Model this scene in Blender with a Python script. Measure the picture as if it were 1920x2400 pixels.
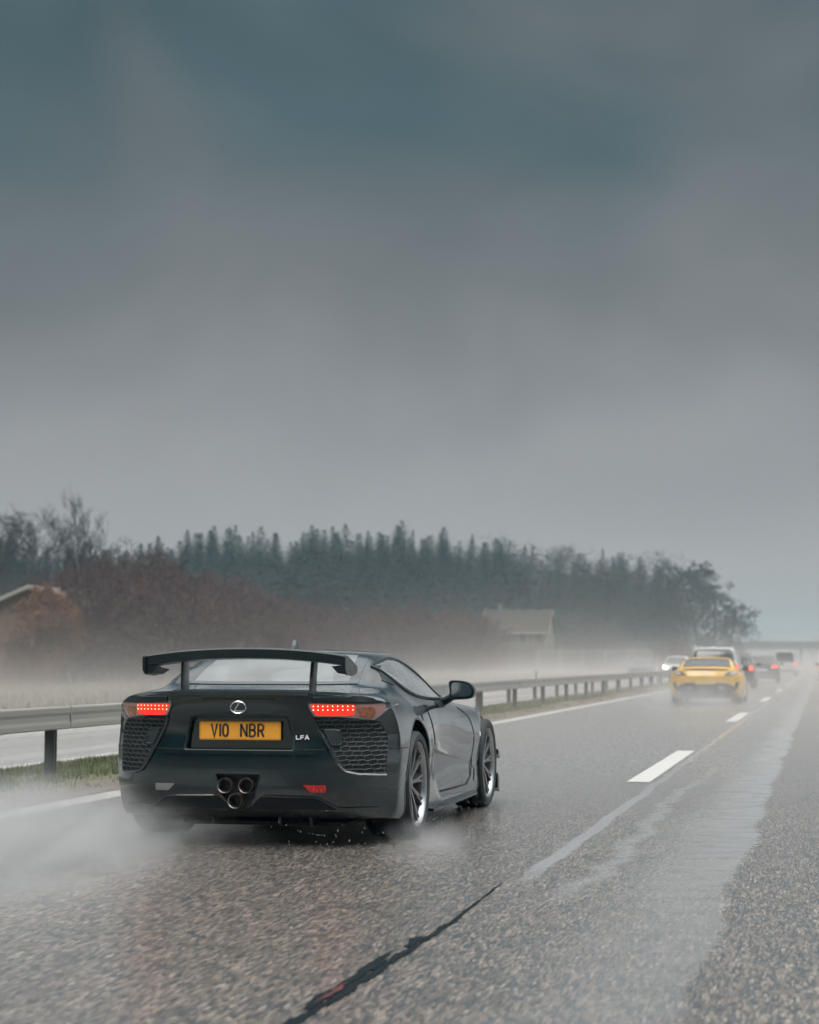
import bpy, bmesh, math, random
import numpy as np
from mathutils import Vector, Matrix
from mathutils.bvhtree import BVHTree
R = math.radians
rnd = random.Random(7)
sc = bpy.context.scene
for o in list(bpy.data.objects): bpy.data.objects.remove(o)
COL = sc.collection

# ------------------------------------------------------------------ camera, world, sun, exposure
cam = bpy.data.cameras.new('camera'); camo = bpy.data.objects.new('camera', cam); COL.objects.link(camo)
cam.sensor_fit = 'HORIZONTAL'; cam.sensor_width = 24.0; cam.lens = 54.375
cam.clip_start = 0.1; cam.clip_end = 12000
camo.location = (0, 0, 1.14)
camo.rotation_euler = (R(90 + 4.607), 0, R(12.544))
cam.dof.use_dof = True; cam.dof.focus_distance = 11.8; cam.dof.aperture_fstop = 2.4
sc.camera = camo

SUN_EL, SUN_AZ = 50, 200
w = bpy.data.worlds.new('World'); sc.world = w; w.use_nodes = True
nt = w.node_tree; nt.nodes.clear()
def N(nt, t, **k):
    n = nt.nodes.new(t)
    for a, b in k.items():
        if a == 'inp':
            for i, v in b.items(): n.inputs[i].default_value = v
        else: setattr(n, a, b)
    return n
def L(nt, a, b): nt.links.new(a, b)
def ramp(nt, fac, stops, interp='LINEAR'):
    r = nt.nodes.new('ShaderNodeValToRGB'); r.color_ramp.interpolation = interp
    el = r.color_ramp.elements
    while len(el) > 1: el.remove(el[-1])
    el[0].position = stops[0][0]; c = stops[0][1]; el[0].color = (*c, 1) if len(c) == 3 else c
    for p, c in stops[1:]:
        e = el.new(p); e.color = (*c, 1)
    L(nt, fac, r.inputs[0]); return r.outputs[0]
def math_(nt, op, a, b=None, c=None, clamp=False):
    m = nt.nodes.new('ShaderNodeMath'); m.operation = op; m.use_clamp = clamp
    for i, v in enumerate((a, b, c)):
        if v is None: continue
        if isinstance(v, (int, float)): m.inputs[i].default_value = v
        else: L(nt, v, m.inputs[i])
    return m.outputs[0]
def mixc(nt, fac, a, b, mode='MIX'):
    m = nt.nodes.new('ShaderNodeMix'); m.data_type = 'RGBA'; m.blend_type = mode
    for i, v in ((0, fac), (6, a), (7, b)):
        if isinstance(v, (int, float)): m.inputs[i].default_value = v
        elif isinstance(v, tuple): m.inputs[i].default_value = (*v, 1)
        else: L(nt, v, m.inputs[i])
    return m.outputs[2]
sky = N(nt, 'ShaderNodeTexSky', sky_type='NISHITA', sun_disc=False, sun_elevation=R(SUN_EL), sun_rotation=R(SUN_AZ))
tc = N(nt, 'ShaderNodeTexCoord')
sep = N(nt, 'ShaderNodeSeparateXYZ'); L(nt, tc.outputs['Generated'], sep.inputs[0])
mp = N(nt, 'ShaderNodeMapping', inp={3: (2.6, 2.6, 4.6)}); mp.inputs['Rotation'].default_value = (R(8), R(-22), 0)
L(nt, tc.outputs['Generated'], mp.inputs[0])
no = N(nt, 'ShaderNodeTexNoise', inp={'Scale': 1.9, 'Detail': 3.5, 'Roughness': .42, 'Distortion': .5}); L(nt, mp.outputs[0], no.inputs['Vector'])
cl = math_(nt, 'MULTIPLY', math_(nt, 'SUBTRACT', no.outputs[0], .5), .36)
elev = math_(nt, 'ADD', sep.outputs[2], math_(nt, 'MULTIPLY', cl, math_(nt, 'MULTIPLY', sep.outputs[2], 3.0, clamp=True)))
# overcast deck: pale at the horizon, a dark slate bank above it, bright thin cloud overhead
cloud = ramp(nt, elev, [(0, (.345, .325, .328)), (.05, (.335, .322, .330)), (.10, (.272, .268, .278)), (.15, (.192, .196, .204)), (.187, (.152, .160, .167)),
                        (.223, (.132, .147, .154)), (.27, (.104, .125, .135)), (.335, (.064, .102, .117)), (.45, (.09, .13, .145)), (.52, (.48, .52, .54)),
                        (.58, (.75, .79, .81)), (.75, (1.25, 1.27, 1.26)), (1, (3.4, 3.3, 3.15))])
bg = N(nt, 'ShaderNodeBackground'); bg.inputs[1].default_value = .1
no2 = N(nt, 'ShaderNodeTexNoise', inp={'Scale': 2.3, 'Detail': 4, 'Roughness': .45, 'Distortion': .4}); L(nt, mp.outputs[0], no2.inputs['Vector'])
am = math_(nt, 'MULTIPLY', sep.outputs[2], 3.2, clamp=True)
vr = math_(nt, 'MULTIPLY_ADD', math_(nt, 'MULTIPLY', math_(nt, 'SUBTRACT', no2.outputs[0], .5), am), 6.0, 10.0)
rb = N(nt, 'ShaderNodeMapRange', interpolation_type='SMOOTHSTEP', inp={1: .08, 2: .7, 3: 1.0, 4: 3.2}); L(nt, sep.outputs[0], rb.inputs[0])   # unseen sky right of the road brightened for side-glass reflections
vr = math_(nt, 'MULTIPLY', vr, rb.outputs[0])
bk = N(nt, 'ShaderNodeMapRange', interpolation_type='SMOOTHSTEP', inp={1: -.55, 2: -.05, 3: .3, 4: 1.0}); L(nt, sep.outputs[1], bk.inputs[0])       # unseen sky behind the camera dimmed to darken tail reflections
hi_ = N(nt, 'ShaderNodeMapRange', interpolation_type='SMOOTHSTEP', inp={1: .5, 2: .85, 3: 0.0, 4: 1.0}); L(nt, sep.outputs[2], hi_.inputs[0])
vr = math_(nt, 'MULTIPLY', vr, math_(nt, 'MAXIMUM', bk.outputs[0], hi_.outputs[0]))
vc = N(nt, 'ShaderNodeCombineColor'); [L(nt, vr, vc.inputs[i]) for i in range(3)]
c10 = mixc(nt, 1.0, cloud, vc.outputs[0], 'MULTIPLY')
L(nt, mixc(nt, .97, sky.outputs[0], c10), bg.inputs[0])
wo = N(nt, 'ShaderNodeOutputWorld'); L(nt, bg.outputs[0], wo.inputs[0])
w.cycles.sampling_method = 'MANUAL'; w.cycles.sample_map_resolution = 512

sun = bpy.data.lights.new('sun', 'SUN'); sun.energy = 1.5; sun.angle = R(30); sun.color = (1, .96, .9)
suno = bpy.data.objects.new('sun', sun); COL.objects.link(suno)
suno.rotation_euler = (R(90 - SUN_EL), 0, R(180 - SUN_AZ))
sc.view_settings.view_transform = 'Standard'; sc.view_settings.look = 'None'
sc.view_settings.exposure = 0.14; sc.view_settings.gamma = 1
cy = sc.cycles
cy.max_bounces = 6; cy.diffuse_bounces = 2; cy.glossy_bounces = 3; cy.transmission_bounces = 4; cy.volume_bounces = 0
cy.transparent_max_bounces = 16; cy.use_denoising = True; cy.caustics_reflective = False; cy.caustics_refractive = False
cy.volume_step_rate = 1.0; cy.volume_max_steps = 96; cy.sample_clamp_indirect = 4

# ------------------------------------------------------------------ material helpers
def newmat(name):
    m = bpy.data.materials.new(name); m.use_nodes = True
    return m, m.node_tree, m.node_tree.nodes['Principled BSDF']
def mat(name, col, rough=.5, metal=0, coat=0, var=0, vscale=8, bump=0, bscale=60, emis=None, es=0, spec=.5, col2=None, stretch=(1, 1, 1)):
    m, t, b = newmat(name)
    b.inputs['Base Color'].default_value = (*col, 1); b.inputs['Roughness'].default_value = rough
    b.inputs['Metallic'].default_value = metal; b.inputs['Coat Weight'].default_value = coat
    b.inputs['Coat Roughness'].default_value = .08; b.inputs['Specular IOR Level'].default_value = spec
    if emis: b.inputs['Emission Color'].default_value = (*emis, 1); b.inputs['Emission Strength'].default_value = es
    if var or bump or col2:
        c = N(t, 'ShaderNodeTexCoord'); mpp = N(t, 'ShaderNodeMapping', inp={3: stretch}); L(t, c.outputs['Object'], mpp.inputs[0])
    if var or col2:
        n = N(t, 'ShaderNodeTexNoise', inp={'Scale': vscale, 'Detail': 4}); L(t, mpp.outputs[0], n.inputs['Vector'])
        c2 = col2 or tuple(max(0, x * (1 - var)) for x in col); c1 = col if col2 else tuple(x * (1 + var) for x in col)
        L(t, ramp(t, n.outputs[0], [(.35, c2), (.65, c1)]), b.inputs['Base Color'])
        if not emis:
            rr = math_(t, 'MULTIPLY_ADD', n.outputs[0], .25, rough - .12, clamp=True); L(t, rr, b.inputs['Roughness'])
    if bump:
        n2 = N(t, 'ShaderNodeTexNoise', inp={'Scale': bscale, 'Detail': 3}); L(t, mpp.outputs[0], n2.inputs['Vector'])
        bp = N(t, 'ShaderNodeBump', inp={'Strength': bump, 'Distance': .01}); L(t, n2.outputs[0], bp.inputs['Height'])
        L(t, bp.outputs[0], b.inputs['Normal'])
    return m
def glassmat(name, tint, refl_rough=.03, mist=0):
    m = bpy.data.materials.new(name); m.use_nodes = True; t = m.node_tree; t.nodes.clear()
    tr = N(t, 'ShaderNodeBsdfTransparent'); tr.inputs[0].default_value = (*tint, 1)
    gl = N(t, 'ShaderNodeBsdfGlossy'); gl.inputs[0].default_value = (1, 1, 1, 1); gl.inputs['Roughness'].default_value = refl_rough
    fr = N(t, 'ShaderNodeFresnel', inp={'IOR': 1.75}); mx = N(t, 'ShaderNodeMixShader'); o = N(t, 'ShaderNodeOutputMaterial')
    L(t, fr.outputs[0], mx.inputs[0]); L(t, tr.outputs[0], mx.inputs[1]); L(t, gl.outputs[0], mx.inputs[2])
    if mist:   # condensation and rain film on the pane
        df = N(t, 'ShaderNodeBsdfDiffuse'); df.inputs[0].default_value = (.66, .72, .74, 1); tl = N(t, 'ShaderNodeBsdfTranslucent'); tl.inputs[0].default_value = (.66, .72, .74, 1)
        m1 = N(t, 'ShaderNodeMixShader', inp={0: .4}); L(t, df.outputs[0], m1.inputs[1]); L(t, tl.outputs[0], m1.inputs[2])
        c = N(t, 'ShaderNodeTexCoord'); n = N(t, 'ShaderNodeTexNoise', inp={'Scale': 3.0, 'Detail': 3}); L(t, c.outputs['Object'], n.inputs['Vector'])
        m2 = N(t, 'ShaderNodeMixShader'); L(t, math_(t, 'MULTIPLY_ADD', n.outputs[0], mist, mist * .5), m2.inputs[0]); L(t, mx.outputs[0], m2.inputs[1]); L(t, m1.outputs[0], m2.inputs[2]); mx = m2
    L(t, mx.outputs[0], o.inputs[0])
    return m

def paint(name, col, beads=True, rough=.22, coat=1.0, spec=.5):
    # wet lacquer: a slow roughness change, plus rain beads that stand on it
    m, t, b = newmat(name)
    b.inputs['Base Color'].default_value = (*col, 1); b.inputs['Coat Weight'].default_value = coat; b.inputs['Coat Roughness'].default_value = .06; b.inputs['Coat IOR'].default_value = 1.5
    b.inputs['Specular IOR Level'].default_value = spec
    c = N(t, 'ShaderNodeTexCoord')
    n = N(t, 'ShaderNodeTexNoise', inp={'Scale': 5, 'Detail': 4}); L(t, c.outputs['Object'], n.inputs['Vector'])
    L(t, math_(t, 'MULTIPLY_ADD', n.outputs[0], .3, rough - .1, clamp=True), b.inputs['Roughness'])
    L(t, mixc(t, n.outputs[0], tuple(x * .8 for x in col), tuple(x * 1.25 for x in col)), b.inputs['Base Color'])
    if beads:
        v = N(t, 'ShaderNodeTexVoronoi', inp={'Scale': 95, 'Randomness': 1}); L(t, c.outputs['Object'], v.inputs['Vector'])
        n2 = N(t, 'ShaderNodeTexNoise', inp={'Scale': 9, 'Detail': 3}); L(t, c.outputs['Object'], n2.inputs['Vector'])
        h = math_(t, 'SUBTRACT', math_(t, 'MULTIPLY', n2.outputs[0], .55), v.outputs['Distance'], clamp=True)
        bp = N(t, 'ShaderNodeBump', inp={'Strength': .14, 'Distance': .004}); L(t, h, bp.inputs['Height']); L(t, bp.outputs[0], b.inputs['Normal'])
        L(t, bp.outputs[0], b.inputs['Coat Normal'])
    return m

M = {}
M['hero'] = paint('dark_wet_paint', (.002, .0095, .0130), True, .16, 1.0, .35)
M['satin'] = mat('satin_black', (.002, .009, .012), .42, var=.25)
M['carbon'] = mat('carbon_wing', (.002, .010, .014), .34, coat=.25, var=.15, vscale=12, spec=.35)
M['black'] = mat('black_void', (.0008, .004, .006), .8)
M['rubber'] = mat('tyre_rubber', (.002, .007, .010), .55, bump=.3, bscale=120, var=.25)
M['rim'] = mat('dark_alloy', (.19, .195, .20), .3, .85, var=.2)
M['rimlip'] = mat('polished_lip', (.30, .31, .315), .3, .9, var=.1)
M['chrome'] = mat('chrome', (.75, .76, .77), .15, 1)
M['badge'] = mat('badge_silver', (.80, .80, .80), .35, .0, spec=.6)
M['pipe'] = mat('titanium_pipe', (.30, .26, .24), .3, .9, var=.2)
M['glass'] = glassmat('car_glass', (.74, .82, .83), .04, .30)
M['darkglass'] = mat('tinted_glass', (.010, .018, .020), .12, coat=.4, var=.3, vscale=2)
M['mirror'] = mat('mirror_glass', (.55, .6, .62), .06, 1)
M['frit'] = mat('black_glass_border', (.02, .028, .032), .12, coat=.5)
M['seam'] = mat('shut_line', (.003, .005, .006), .7)
M['lens'] = mat('clear_lens', (.30, .16, .155), .15, coat=1, var=.1)
M['lensred'] = mat('lit_red_lens', (.35, .005, .004), .25, coat=.3, emis=(1, .022, .010), es=1.25)
M['led'] = mat('red_led', (1, .2, .12), .4, emis=(1, .26, .14), es=7)
M['orange'] = mat('amber_lens', (.38, .11, .03), .2, coat=.5, col2=(.12, .06, .05), vscale=70)
M['reflector'] = mat('red_reflector', (.42, .015, .015), .25, coat=.8, var=.3, vscale=60)
M['reflgrey'] = mat('grey_lamp', (.20, .21, .21), .3, coat=.5, var=.1)
M['plate'] = mat('amber_plate', (.80, .36, .035), .35, var=.04)
M['ink'] = mat('plate_ink', (.02, .022, .02), .5)
M['wire'] = mat('grille_wire', (.012, .022, .027), .4, coat=.15)
M['interior'] = mat('cabin_trim', (.02, .024, .026), .7, var=.2)
M['disc'] = mat('brake_disc', (.16, .15, .15), .4, .7)

# ------------------------------------------------------------------ mesh helpers
def link(name, me, m=None, parent=None, smooth=True, loc=None):
    o = bpy.data.objects.new(name, me); COL.objects.link(o)
    if m and not me.materials: me.materials.append(m)
    if smooth and len(me.polygons): me.polygons.foreach_set('use_smooth', [True] * len(me.polygons))
    if parent: o.parent = parent
    if loc: o.location = loc
    return o
def tag(o, label=None, cat=None, group=None, kind=None):
    if label: o['label'] = label
    if cat: o['category'] = cat
    if group: o['group'] = group
    if kind: o['kind'] = kind
    return o
def empty(name, loc, rz=0, label=None, cat=None, group=None):
    o = bpy.data.objects.new(name, None); COL.objects.link(o); o.location = loc; o.rotation_euler = (0, 0, rz)
    o.empty_display_size = .2
    return tag(o, label, cat, group)
def kids(o, allobs):
    return [c for c in allobs if c.parent == o]
def copy_tree(o, parent=None, allobs=None):
    allobs = allobs or list(COL.objects)
    c = o.copy(); COL.objects.link(c); c.parent = parent
    for ch in kids(o, allobs): copy_tree(ch, c, allobs)
    return c

class MB:
    def __init__(s): s.v = []; s.f = []
    def add(s, vs, fs):
        n = len(s.v); s.v += [tuple(v) for v in vs]; s.f += [tuple(n + i for i in f) for f in fs]; return s
    def box(s, x0, x1, y0, y1, z0, z1, bev=0):
        if bev <= 0:
            vs = [(x, y, z) for x in (x0, x1) for y in (y0, y1) for z in (z0, z1)]
            return s.add(vs, [(0, 1, 3, 2), (4, 6, 7, 5), (0, 4, 5, 1), (2, 3, 7, 6), (0, 2, 6, 4), (1, 5, 7, 3)])
        bm = bmesh.new(); bmesh.ops.create_cube(bm, size=1)
        for v in bm.verts: v.co = Vector(((x0 + x1) / 2 + v.co.x * (x1 - x0), (y0 + y1) / 2 + v.co.y * (y1 - y0), (z0 + z1) / 2 + v.co.z * (z1 - z0)))
        bmesh.ops.bevel(bm, geom=bm.edges[:], offset=bev, segments=2, affect='EDGES', profile=.6)
        bm.verts.ensure_lookup_table(); bm.verts.index_update()
        s.add([v.co[:] for v in bm.verts], [[v.index for v in f.verts] for f in bm.faces]); bm.free(); return s
    def tube(s, pts, r, n=8, closed=False, r2=None, cap=True):
        pts = [Vector(p) for p in pts]; K = len(pts); rings = []
        up = Vector((0, 0, 1))
        for i, p in enumerate(pts):
            a = pts[(i - 1) % K] if (closed or i) else p; b = pts[(i + 1) % K] if (closed or i < K - 1) else p
            d = (b - a).normalized() if (b - a).length > 1e-9 else Vector((1, 0, 0))
            u = d.cross(up)
            if u.length < .05: u = d.cross(Vector((0, 1, 0)))
            u.normalize(); vv = u.cross(d)
            rr = r if r2 is None else r + (r2 - r) * i / max(1, K - 1)
            rings.append([p + (u * math.cos(2 * math.pi * k / n) + vv * math.sin(2 * math.pi * k / n)) * rr for k in range(n)])
        base = len(s.v)
        for g in rings: s.v += [tuple(q) for q in g]
        for i in range(K if closed else K - 1):
            j = (i + 1) % K
            for k in range(n):
                k2 = (k + 1) % n; s.f.append((base + i * n + k, base + i * n + k2, base + j * n + k2, base + j * n + k))
        if not closed and cap:
            s.f.append(tuple(base + k for k in range(n))[::-1]); s.f.append(tuple(base + (K - 1) * n + k for k in range(n)))
        return s
    def lathe(s, prof, n=48, axis='y', c=(0, 0, 0)):
        # prof: (radius, along)
        base = len(s.v); K = len(prof)
        for k in range(n):
            a = 2 * math.pi * k / n
            for r, h in prof:
                if axis == 'y': p = (c[0] + r * math.cos(a), c[1] + h, c[2] + r * math.sin(a))
                elif axis == 'x': p = (c[0] + h, c[1] + r * math.cos(a), c[2] + r * math.sin(a))
                else: p = (c[0] + r * math.cos(a), c[1] + r * math.sin(a), c[2] + h)
                s.v.append(p)
        for k in range(n):
            k2 = (k + 1) % n
            for i in range(K - 1): s.f.append((base + k * K + i, base + k * K + i + 1, base + k2 * K + i + 1, base + k2 * K + i))
        return s
    def prism(s, poly, axis, a0, a1):
        # poly in the other two axes, extruded along axis a0..a1
        def P(u, v, w):
            return (w, u, v) if axis == 'x' else ((u, w, v) if axis == 'y' else (u, v, w))
        n = len(poly); base = len(s.v)
        s.v += [P(u, v, a0) for u, v in poly] + [P(u, v, a1) for u, v in poly]
        s.f.append(tuple(base + i for i in range(n))[::-1]); s.f.append(tuple(base + n + i for i in range(n)))
        for i in range(n):
            j = (i + 1) % n; s.f.append((base + i, base + j, base + n + j, base + n + i))
        return s
    def mesh(s, name, fix=True):
        me = bpy.data.meshes.new(name); me.from_pydata(s.v, [], s.f); me.update()
        if fix:
            bm = bmesh.new(); bm.from_mesh(me); bmesh.ops.remove_doubles(bm, verts=bm.verts[:], dist=1e-6); bmesh.ops.recalc_face_normals(bm, faces=bm.faces); bm.to_mesh(me); bm.free()
        return me
    def obj(s, name, m, parent=None, smooth=False, fix=True, loc=None):
        o = link(name, s.mesh(name, fix), m, parent, smooth, loc)
        if smooth: o.data.set_sharp_from_angle(angle=R(38))
        return o

def mirror_y(pts): return [(p[0], -p[1], p[2]) for p in pts]
def spline(pts, k=6, closed=True):
    P = [np.array(p, float) for p in pts]; n = len(P); out = []
    for i in range(n if closed else n - 1):
        if closed: a, b, c, d = P[(i - 1) % n], P[i], P[(i + 1) % n], P[(i + 2) % n]
        else: a, b, c, d = P[max(i - 1, 0)], P[i], P[i + 1], P[min(i + 2, n - 1)]
        for j in range(k):
            t = j / k
            out.append(tuple(.5 * ((2 * b) + (c - a) * t + (2 * a - 5 * b + 4 * c - d) * t * t + (3 * b - a - 3 * c + d) * t ** 3)))
    if not closed: out.append(tuple(P[-1]))
    return out
def rounded(pts, r=.02, k=4):
    # polygon with rounded corners
    out = []; n = len(pts); P = [Vector((*p, 0)) for p in pts]
    for i in range(n):
        a, b, c = P[i - 1], P[i], P[(i + 1) % n]
        d1 = (a - b); d2 = (c - b); q = min(r, d1.length * .45, d2.length * .45)
        p1 = b + d1.normalized() * q; p2 = b + d2.normalized() * q
        for j in range(k + 1):
            t = j / k; v = p1 * (1 - t) ** 2 + b * 2 * t * (1 - t) + p2 * t * t; out.append((v.x, v.y))
    return out

def pchip(xs, ys, xq):
    xs = np.array(xs, float); ys = np.array(ys, float); h = np.diff(xs); d = np.diff(ys) / h; m = np.zeros_like(ys)
    m[0], m[-1] = d[0], d[-1]
    for i in range(1, len(xs) - 1):
        if d[i - 1] * d[i] > 0:
            w1, w2 = 2 * h[i] + h[i - 1], h[i] + 2 * h[i - 1]; m[i] = (w1 + w2) / (w1 / d[i - 1] + w2 / d[i])
    out = []
    for q in xq:
        i = min(max(np.searchsorted(xs, q) - 1, 0), len(xs) - 2); t = (q - xs[i]) / h[i]
        out.append((2 * t**3 - 3 * t * t + 1) * ys[i] + (t**3 - 2 * t * t + t) * h[i] * m[i] + (-2 * t**3 + 3 * t * t) * ys[i + 1] + (t**3 - t * t) * h[i] * m[i + 1])
    return np.array(out)

def loft(stations, warp, step=.06, k=4):
    """stations: [(x, [(y,z)...])] half sections, bottom centre to top centre. returns closed MB"""
    xs = [s[0] for s in stations]; n = len(stations[0][1])
    xq = [xs[0]]
    for a, b in zip(xs, xs[1:]):
        m = max(1, round((b - a) / step)); xq += [a + (b - a) * (i + 1) / m for i in range(m)]
    Y = np.array([pchip(xs, [s[1][j][0] for s in stations], xq) for j in range(n)]).T
    Zz = np.array([pchip(xs, [s[1][j][1] for s in stations], xq) for j in range(n)]).T
    mb = MB(); ring = None
    for i, x in enumerate(xq):
        half = spline(list(zip(Y[i], Zz[i])), k, closed=False)
        pts = [(x, max(0, y), z) for y, z in half]; h = len(pts)
        pts[0] = (x, 0, pts[0][2]); pts[-1] = (x, 0, pts[-1][2])
        full = pts + [(x, -y, z) for x, y, z in pts[-2:0:-1]]
        ring = len(full)
        mb.v += [warp(*p) for p in full]
    for i in range(len(xq) - 1):
        for j in range(ring):
            j2 = (j + 1) % ring
            mb.f.append((i * ring + j, (i + 1) * ring + j, (i + 1) * ring + j2, i * ring + j2))
    for base, fl, x in ((0, False, xq[0]), ((len(xq) - 1) * ring, True, xq[-1])):
        half = spline(list(zip(Y[0 if not fl else -1], Zz[0 if not fl else -1])), k, closed=False)
        pts = [(max(0, y), z) for y, z in half]; pts[0] = (0, pts[0][1]); pts[-1] = (0, pts[-1][1])
        full = pts + [(-y, z) for y, z in pts[-2:0:-1]]
        zc = (pts[0][1] + pts[-1][1]) / 2; prev = list(range(base, base + ring)); T = 12
        for t in range(1, T):
            q = 1 - t / T; cur = list(range(len(mb.v), len(mb.v) + ring))
            mb.v += [warp(x, y * q, zc + (z - zc) * q) for y, z in full]
            for a in range(ring):
                b = (a + 1) % ring; f = (prev[a], prev[b], cur[b], cur[a]); mb.f.append(f[::-1] if fl else f)
            prev = cur
        mb.v.append(warp(x, 0, zc)); c = len(mb.v) - 1
        for a in range(ring):
            f = (prev[a], prev[(a + 1) % ring], c); mb.f.append(f[::-1] if fl else f)
    return mb

def volume(me):
    bm = bmesh.new(); bm.from_mesh(me); v = bm.calc_volume(); n = sum(1 for e in bm.edges if not e.is_manifold); bm.free(); return v, n
def boolean(o, cutters, op='DIFFERENCE', solver='EXACT'):
    par = o.parent; o.parent = None
    for ci, c in enumerate(cutters):
        v0, n0 = volume(o.data); vc = abs(volume(c.data)[0]); best = None
        for k in range(7):
            c.location = (.0011 * k, .0007 * k, .0009 * k)
            md = o.modifiers.new('b', 'BOOLEAN'); md.object = c; md.operation = op; md.solver = 'MANIFOLD' if k % 2 == 0 and n0 == 0 else 'EXACT'
            bpy.context.view_layer.update()
            me = bpy.data.meshes.new_from_object(o.evaluated_get(bpy.context.evaluated_depsgraph_get())); o.modifiers.clear()
            v1, n1 = volume(me); ok = v0 - vc * 1.02 - .002 < v1 < v0 + 1e-4
            sc_ = (0 if ok else 1000) + n1 + (50 if abs(v1 - v0) < 1e-6 else 0)
            if best is None or sc_ < best[0]: best = (sc_, me)
            if sc_ == 0: break
        if best[0] < 1000: o.data = best[1]
        if best[0] >= 50: print('BOOLEAN trouble', o.name, ci, best[0])
        bpy.data.objects.remove(c)
    o.parent = par
    return o

class Surf:
    """a finished outer skin that trim can be laid on"""
    def __init__(s, mb):
        s.bvh = BVHTree.FromPolygons([Vector(v) for v in mb.v], [list(f) for f in mb.f])
    def cast(s, axis, u, v, side=1):
        if axis == 'x': o, d = Vector((-9 * side, u, v)), Vector((side, 0, 0))      # side=1: from behind
        elif axis == 'y': o, d = Vector((u, 9 * side, v)), Vector((0, -side, 0))   # side=1: from the left
        else: o, d = Vector((u, v, 9)), Vector((0, 0, -1))
        h = s.bvh.ray_cast(o, d)
        if h[0] is None:
            return None
        nrm = h[1]
        if nrm.dot(d) > 0: nrm = -nrm
        return h[0], nrm
    def patch(s, outline, axis, off=.003, thick=.006, side=1, grid=.05):
        bm = bmesh.new()
        vs = [bm.verts.new((u, v, 0)) for u, v in outline]; bm.faces.new(vs)
        us = [p[0] for p in outline]; vv = [p[1] for p in outline]
        for ax, lo, hi in ((0, min(us), max(us)), (1, min(vv), max(vv))):
            g = lo + grid
            while g < hi - 1e-4:
                no_ = Vector((1, 0, 0)) if ax == 0 else Vector((0, 1, 0))
                bmesh.ops.bisect_plane(bm, geom=bm.verts[:] + bm.edges[:] + bm.faces[:], plane_co=no_ * g, plane_no=no_)
                g += grid
        bm.verts.index_update(); vs = []; ns = []
        for v in bm.verts:
            r = s.cast(axis, v.co.x, v.co.y, side)
            q = .0
            while r is None and q < .12:
                q += .004
                cx = (min(us) + max(us)) / 2; cz = (min(vv) + max(vv)) / 2
                r = s.cast(axis, v.co.x + (cx - v.co.x) * q, v.co.y + (cz - v.co.y) * q, side)
            if r is None: r = (Vector((0, 0, .5)), Vector((0, 0, 1)))
            vs.append(r[0]); ns.append(r[1])
        mb = MB(); n = len(vs)
        mb.v = [tuple(p + q * off) for p, q in zip(vs, ns)]
        fs = [[v.index for v in f.verts] for f in bm.faces]
        mb.f = [tuple(f) for f in fs]
        if thick > 0:
            mb.v += [tuple(p + q * (off - thick)) for p, q in zip(vs, ns)]
            mb.f += [tuple(n + i for i in reversed(f)) for f in fs]
            for e in bm.edges:
                if len(e.link_faces) == 1:
                    a, b = e.verts[0].index, e.verts[1].index; mb.f.append((a, b, n + b, n + a))
        bm.free(); return mb
    def glass(s, outline, axis, side=1, grid=.05):
        mb = s.patch(outline, axis, .002, 0, side, grid)
        f = mb.f[len(mb.f) // 2]; a, b, c = (Vector(mb.v[i]) for i in f[:3]); n = (b - a).cross(c - a)
        ctr = Vector((.6, 0, .7))
        if n.dot(a - ctr) < 0: mb.f = [g[::-1] for g in mb.f]
        return mb
    def line(s, pts, axis, off=.0, r=.003, side=1, closed=False, n=5, seg=.03):
        P = []
        m = len(pts)
        for i in range(m if closed else m - 1):
            a = Vector(pts[i]); b = Vector(pts[(i + 1) % m]); q = max(1, int((b - a).length / seg))
            P += [a + (b - a) * j / q for j in range(q)]
        if not closed: P.append(Vector(pts[-1]))
        out = []
        for p in P:
            h = s.cast(axis, p.x, p.y, side)
            if h: out.append(h[0] + h[1] * off)
        return MB().tube(out, r, n, closed=closed) if len(out) > 1 else MB()

def strokes(mb, polys, w, T, d=.0015):
    """flat raised strokes: polys of 2-D points, T maps (u,v,h) to 3-D"""
    for P in polys:
        P = [Vector(p) for p in P]; P = [p for i, p in enumerate(P) if i == 0 or (p - P[i - 1]).length > 1e-6]; n = len(P); Lf = []; Rt = []
        for i, p in enumerate(P):
            a = (P[i] - P[i - 1]).normalized() if i else None; b = (P[i + 1] - P[i]).normalized() if i < n - 1 else None
            t = (a + b) if (a is not None and b is not None) else (a if b is None else b)
            t = t.normalized() if t.length > 1e-6 else Vector((1, 0)); nn = Vector((-t.y, t.x))
            k = 1.0
            if a is not None and b is not None: k = 1 / max(.45, abs(nn.dot(Vector((-a.y, a.x)))))
            Lf.append(p + nn * w / 2 * k); Rt.append(p - nn * w / 2 * k)
        vs = [T(q.x, q.y, h) for h in (d, -d) for i in range(n) for q in (Lf[i], Rt[i])]
        fs = []
        for i in range(n - 1):
            a, b, c, e = 2 * i, 2 * i + 1, 2 * i + 3, 2 * i + 2; fs.append((a, b, c, e))
            m2 = 2 * n; fs.append((m2 + e, m2 + c, m2 + b, m2 + a)); fs.append((a, e, m2 + e, m2 + a)); fs.append((b, m2 + b, m2 + c, c))
        fs.append((0, 2 * n, 2 * n + 1, 1)); q = 2 * n - 2; fs.append((q, q + 1, 2 * n + q + 1, 2 * n + q))
        mb.add(vs, fs)
def arc(cx, cy, rx, ry, a0, a1, n=8): return [(cx + rx * math.cos(R(a0 + (a1 - a0) * i / n)), cy + ry * math.sin(R(a0 + (a1 - a0) * i / n))) for i in range(n + 1)]
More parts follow.
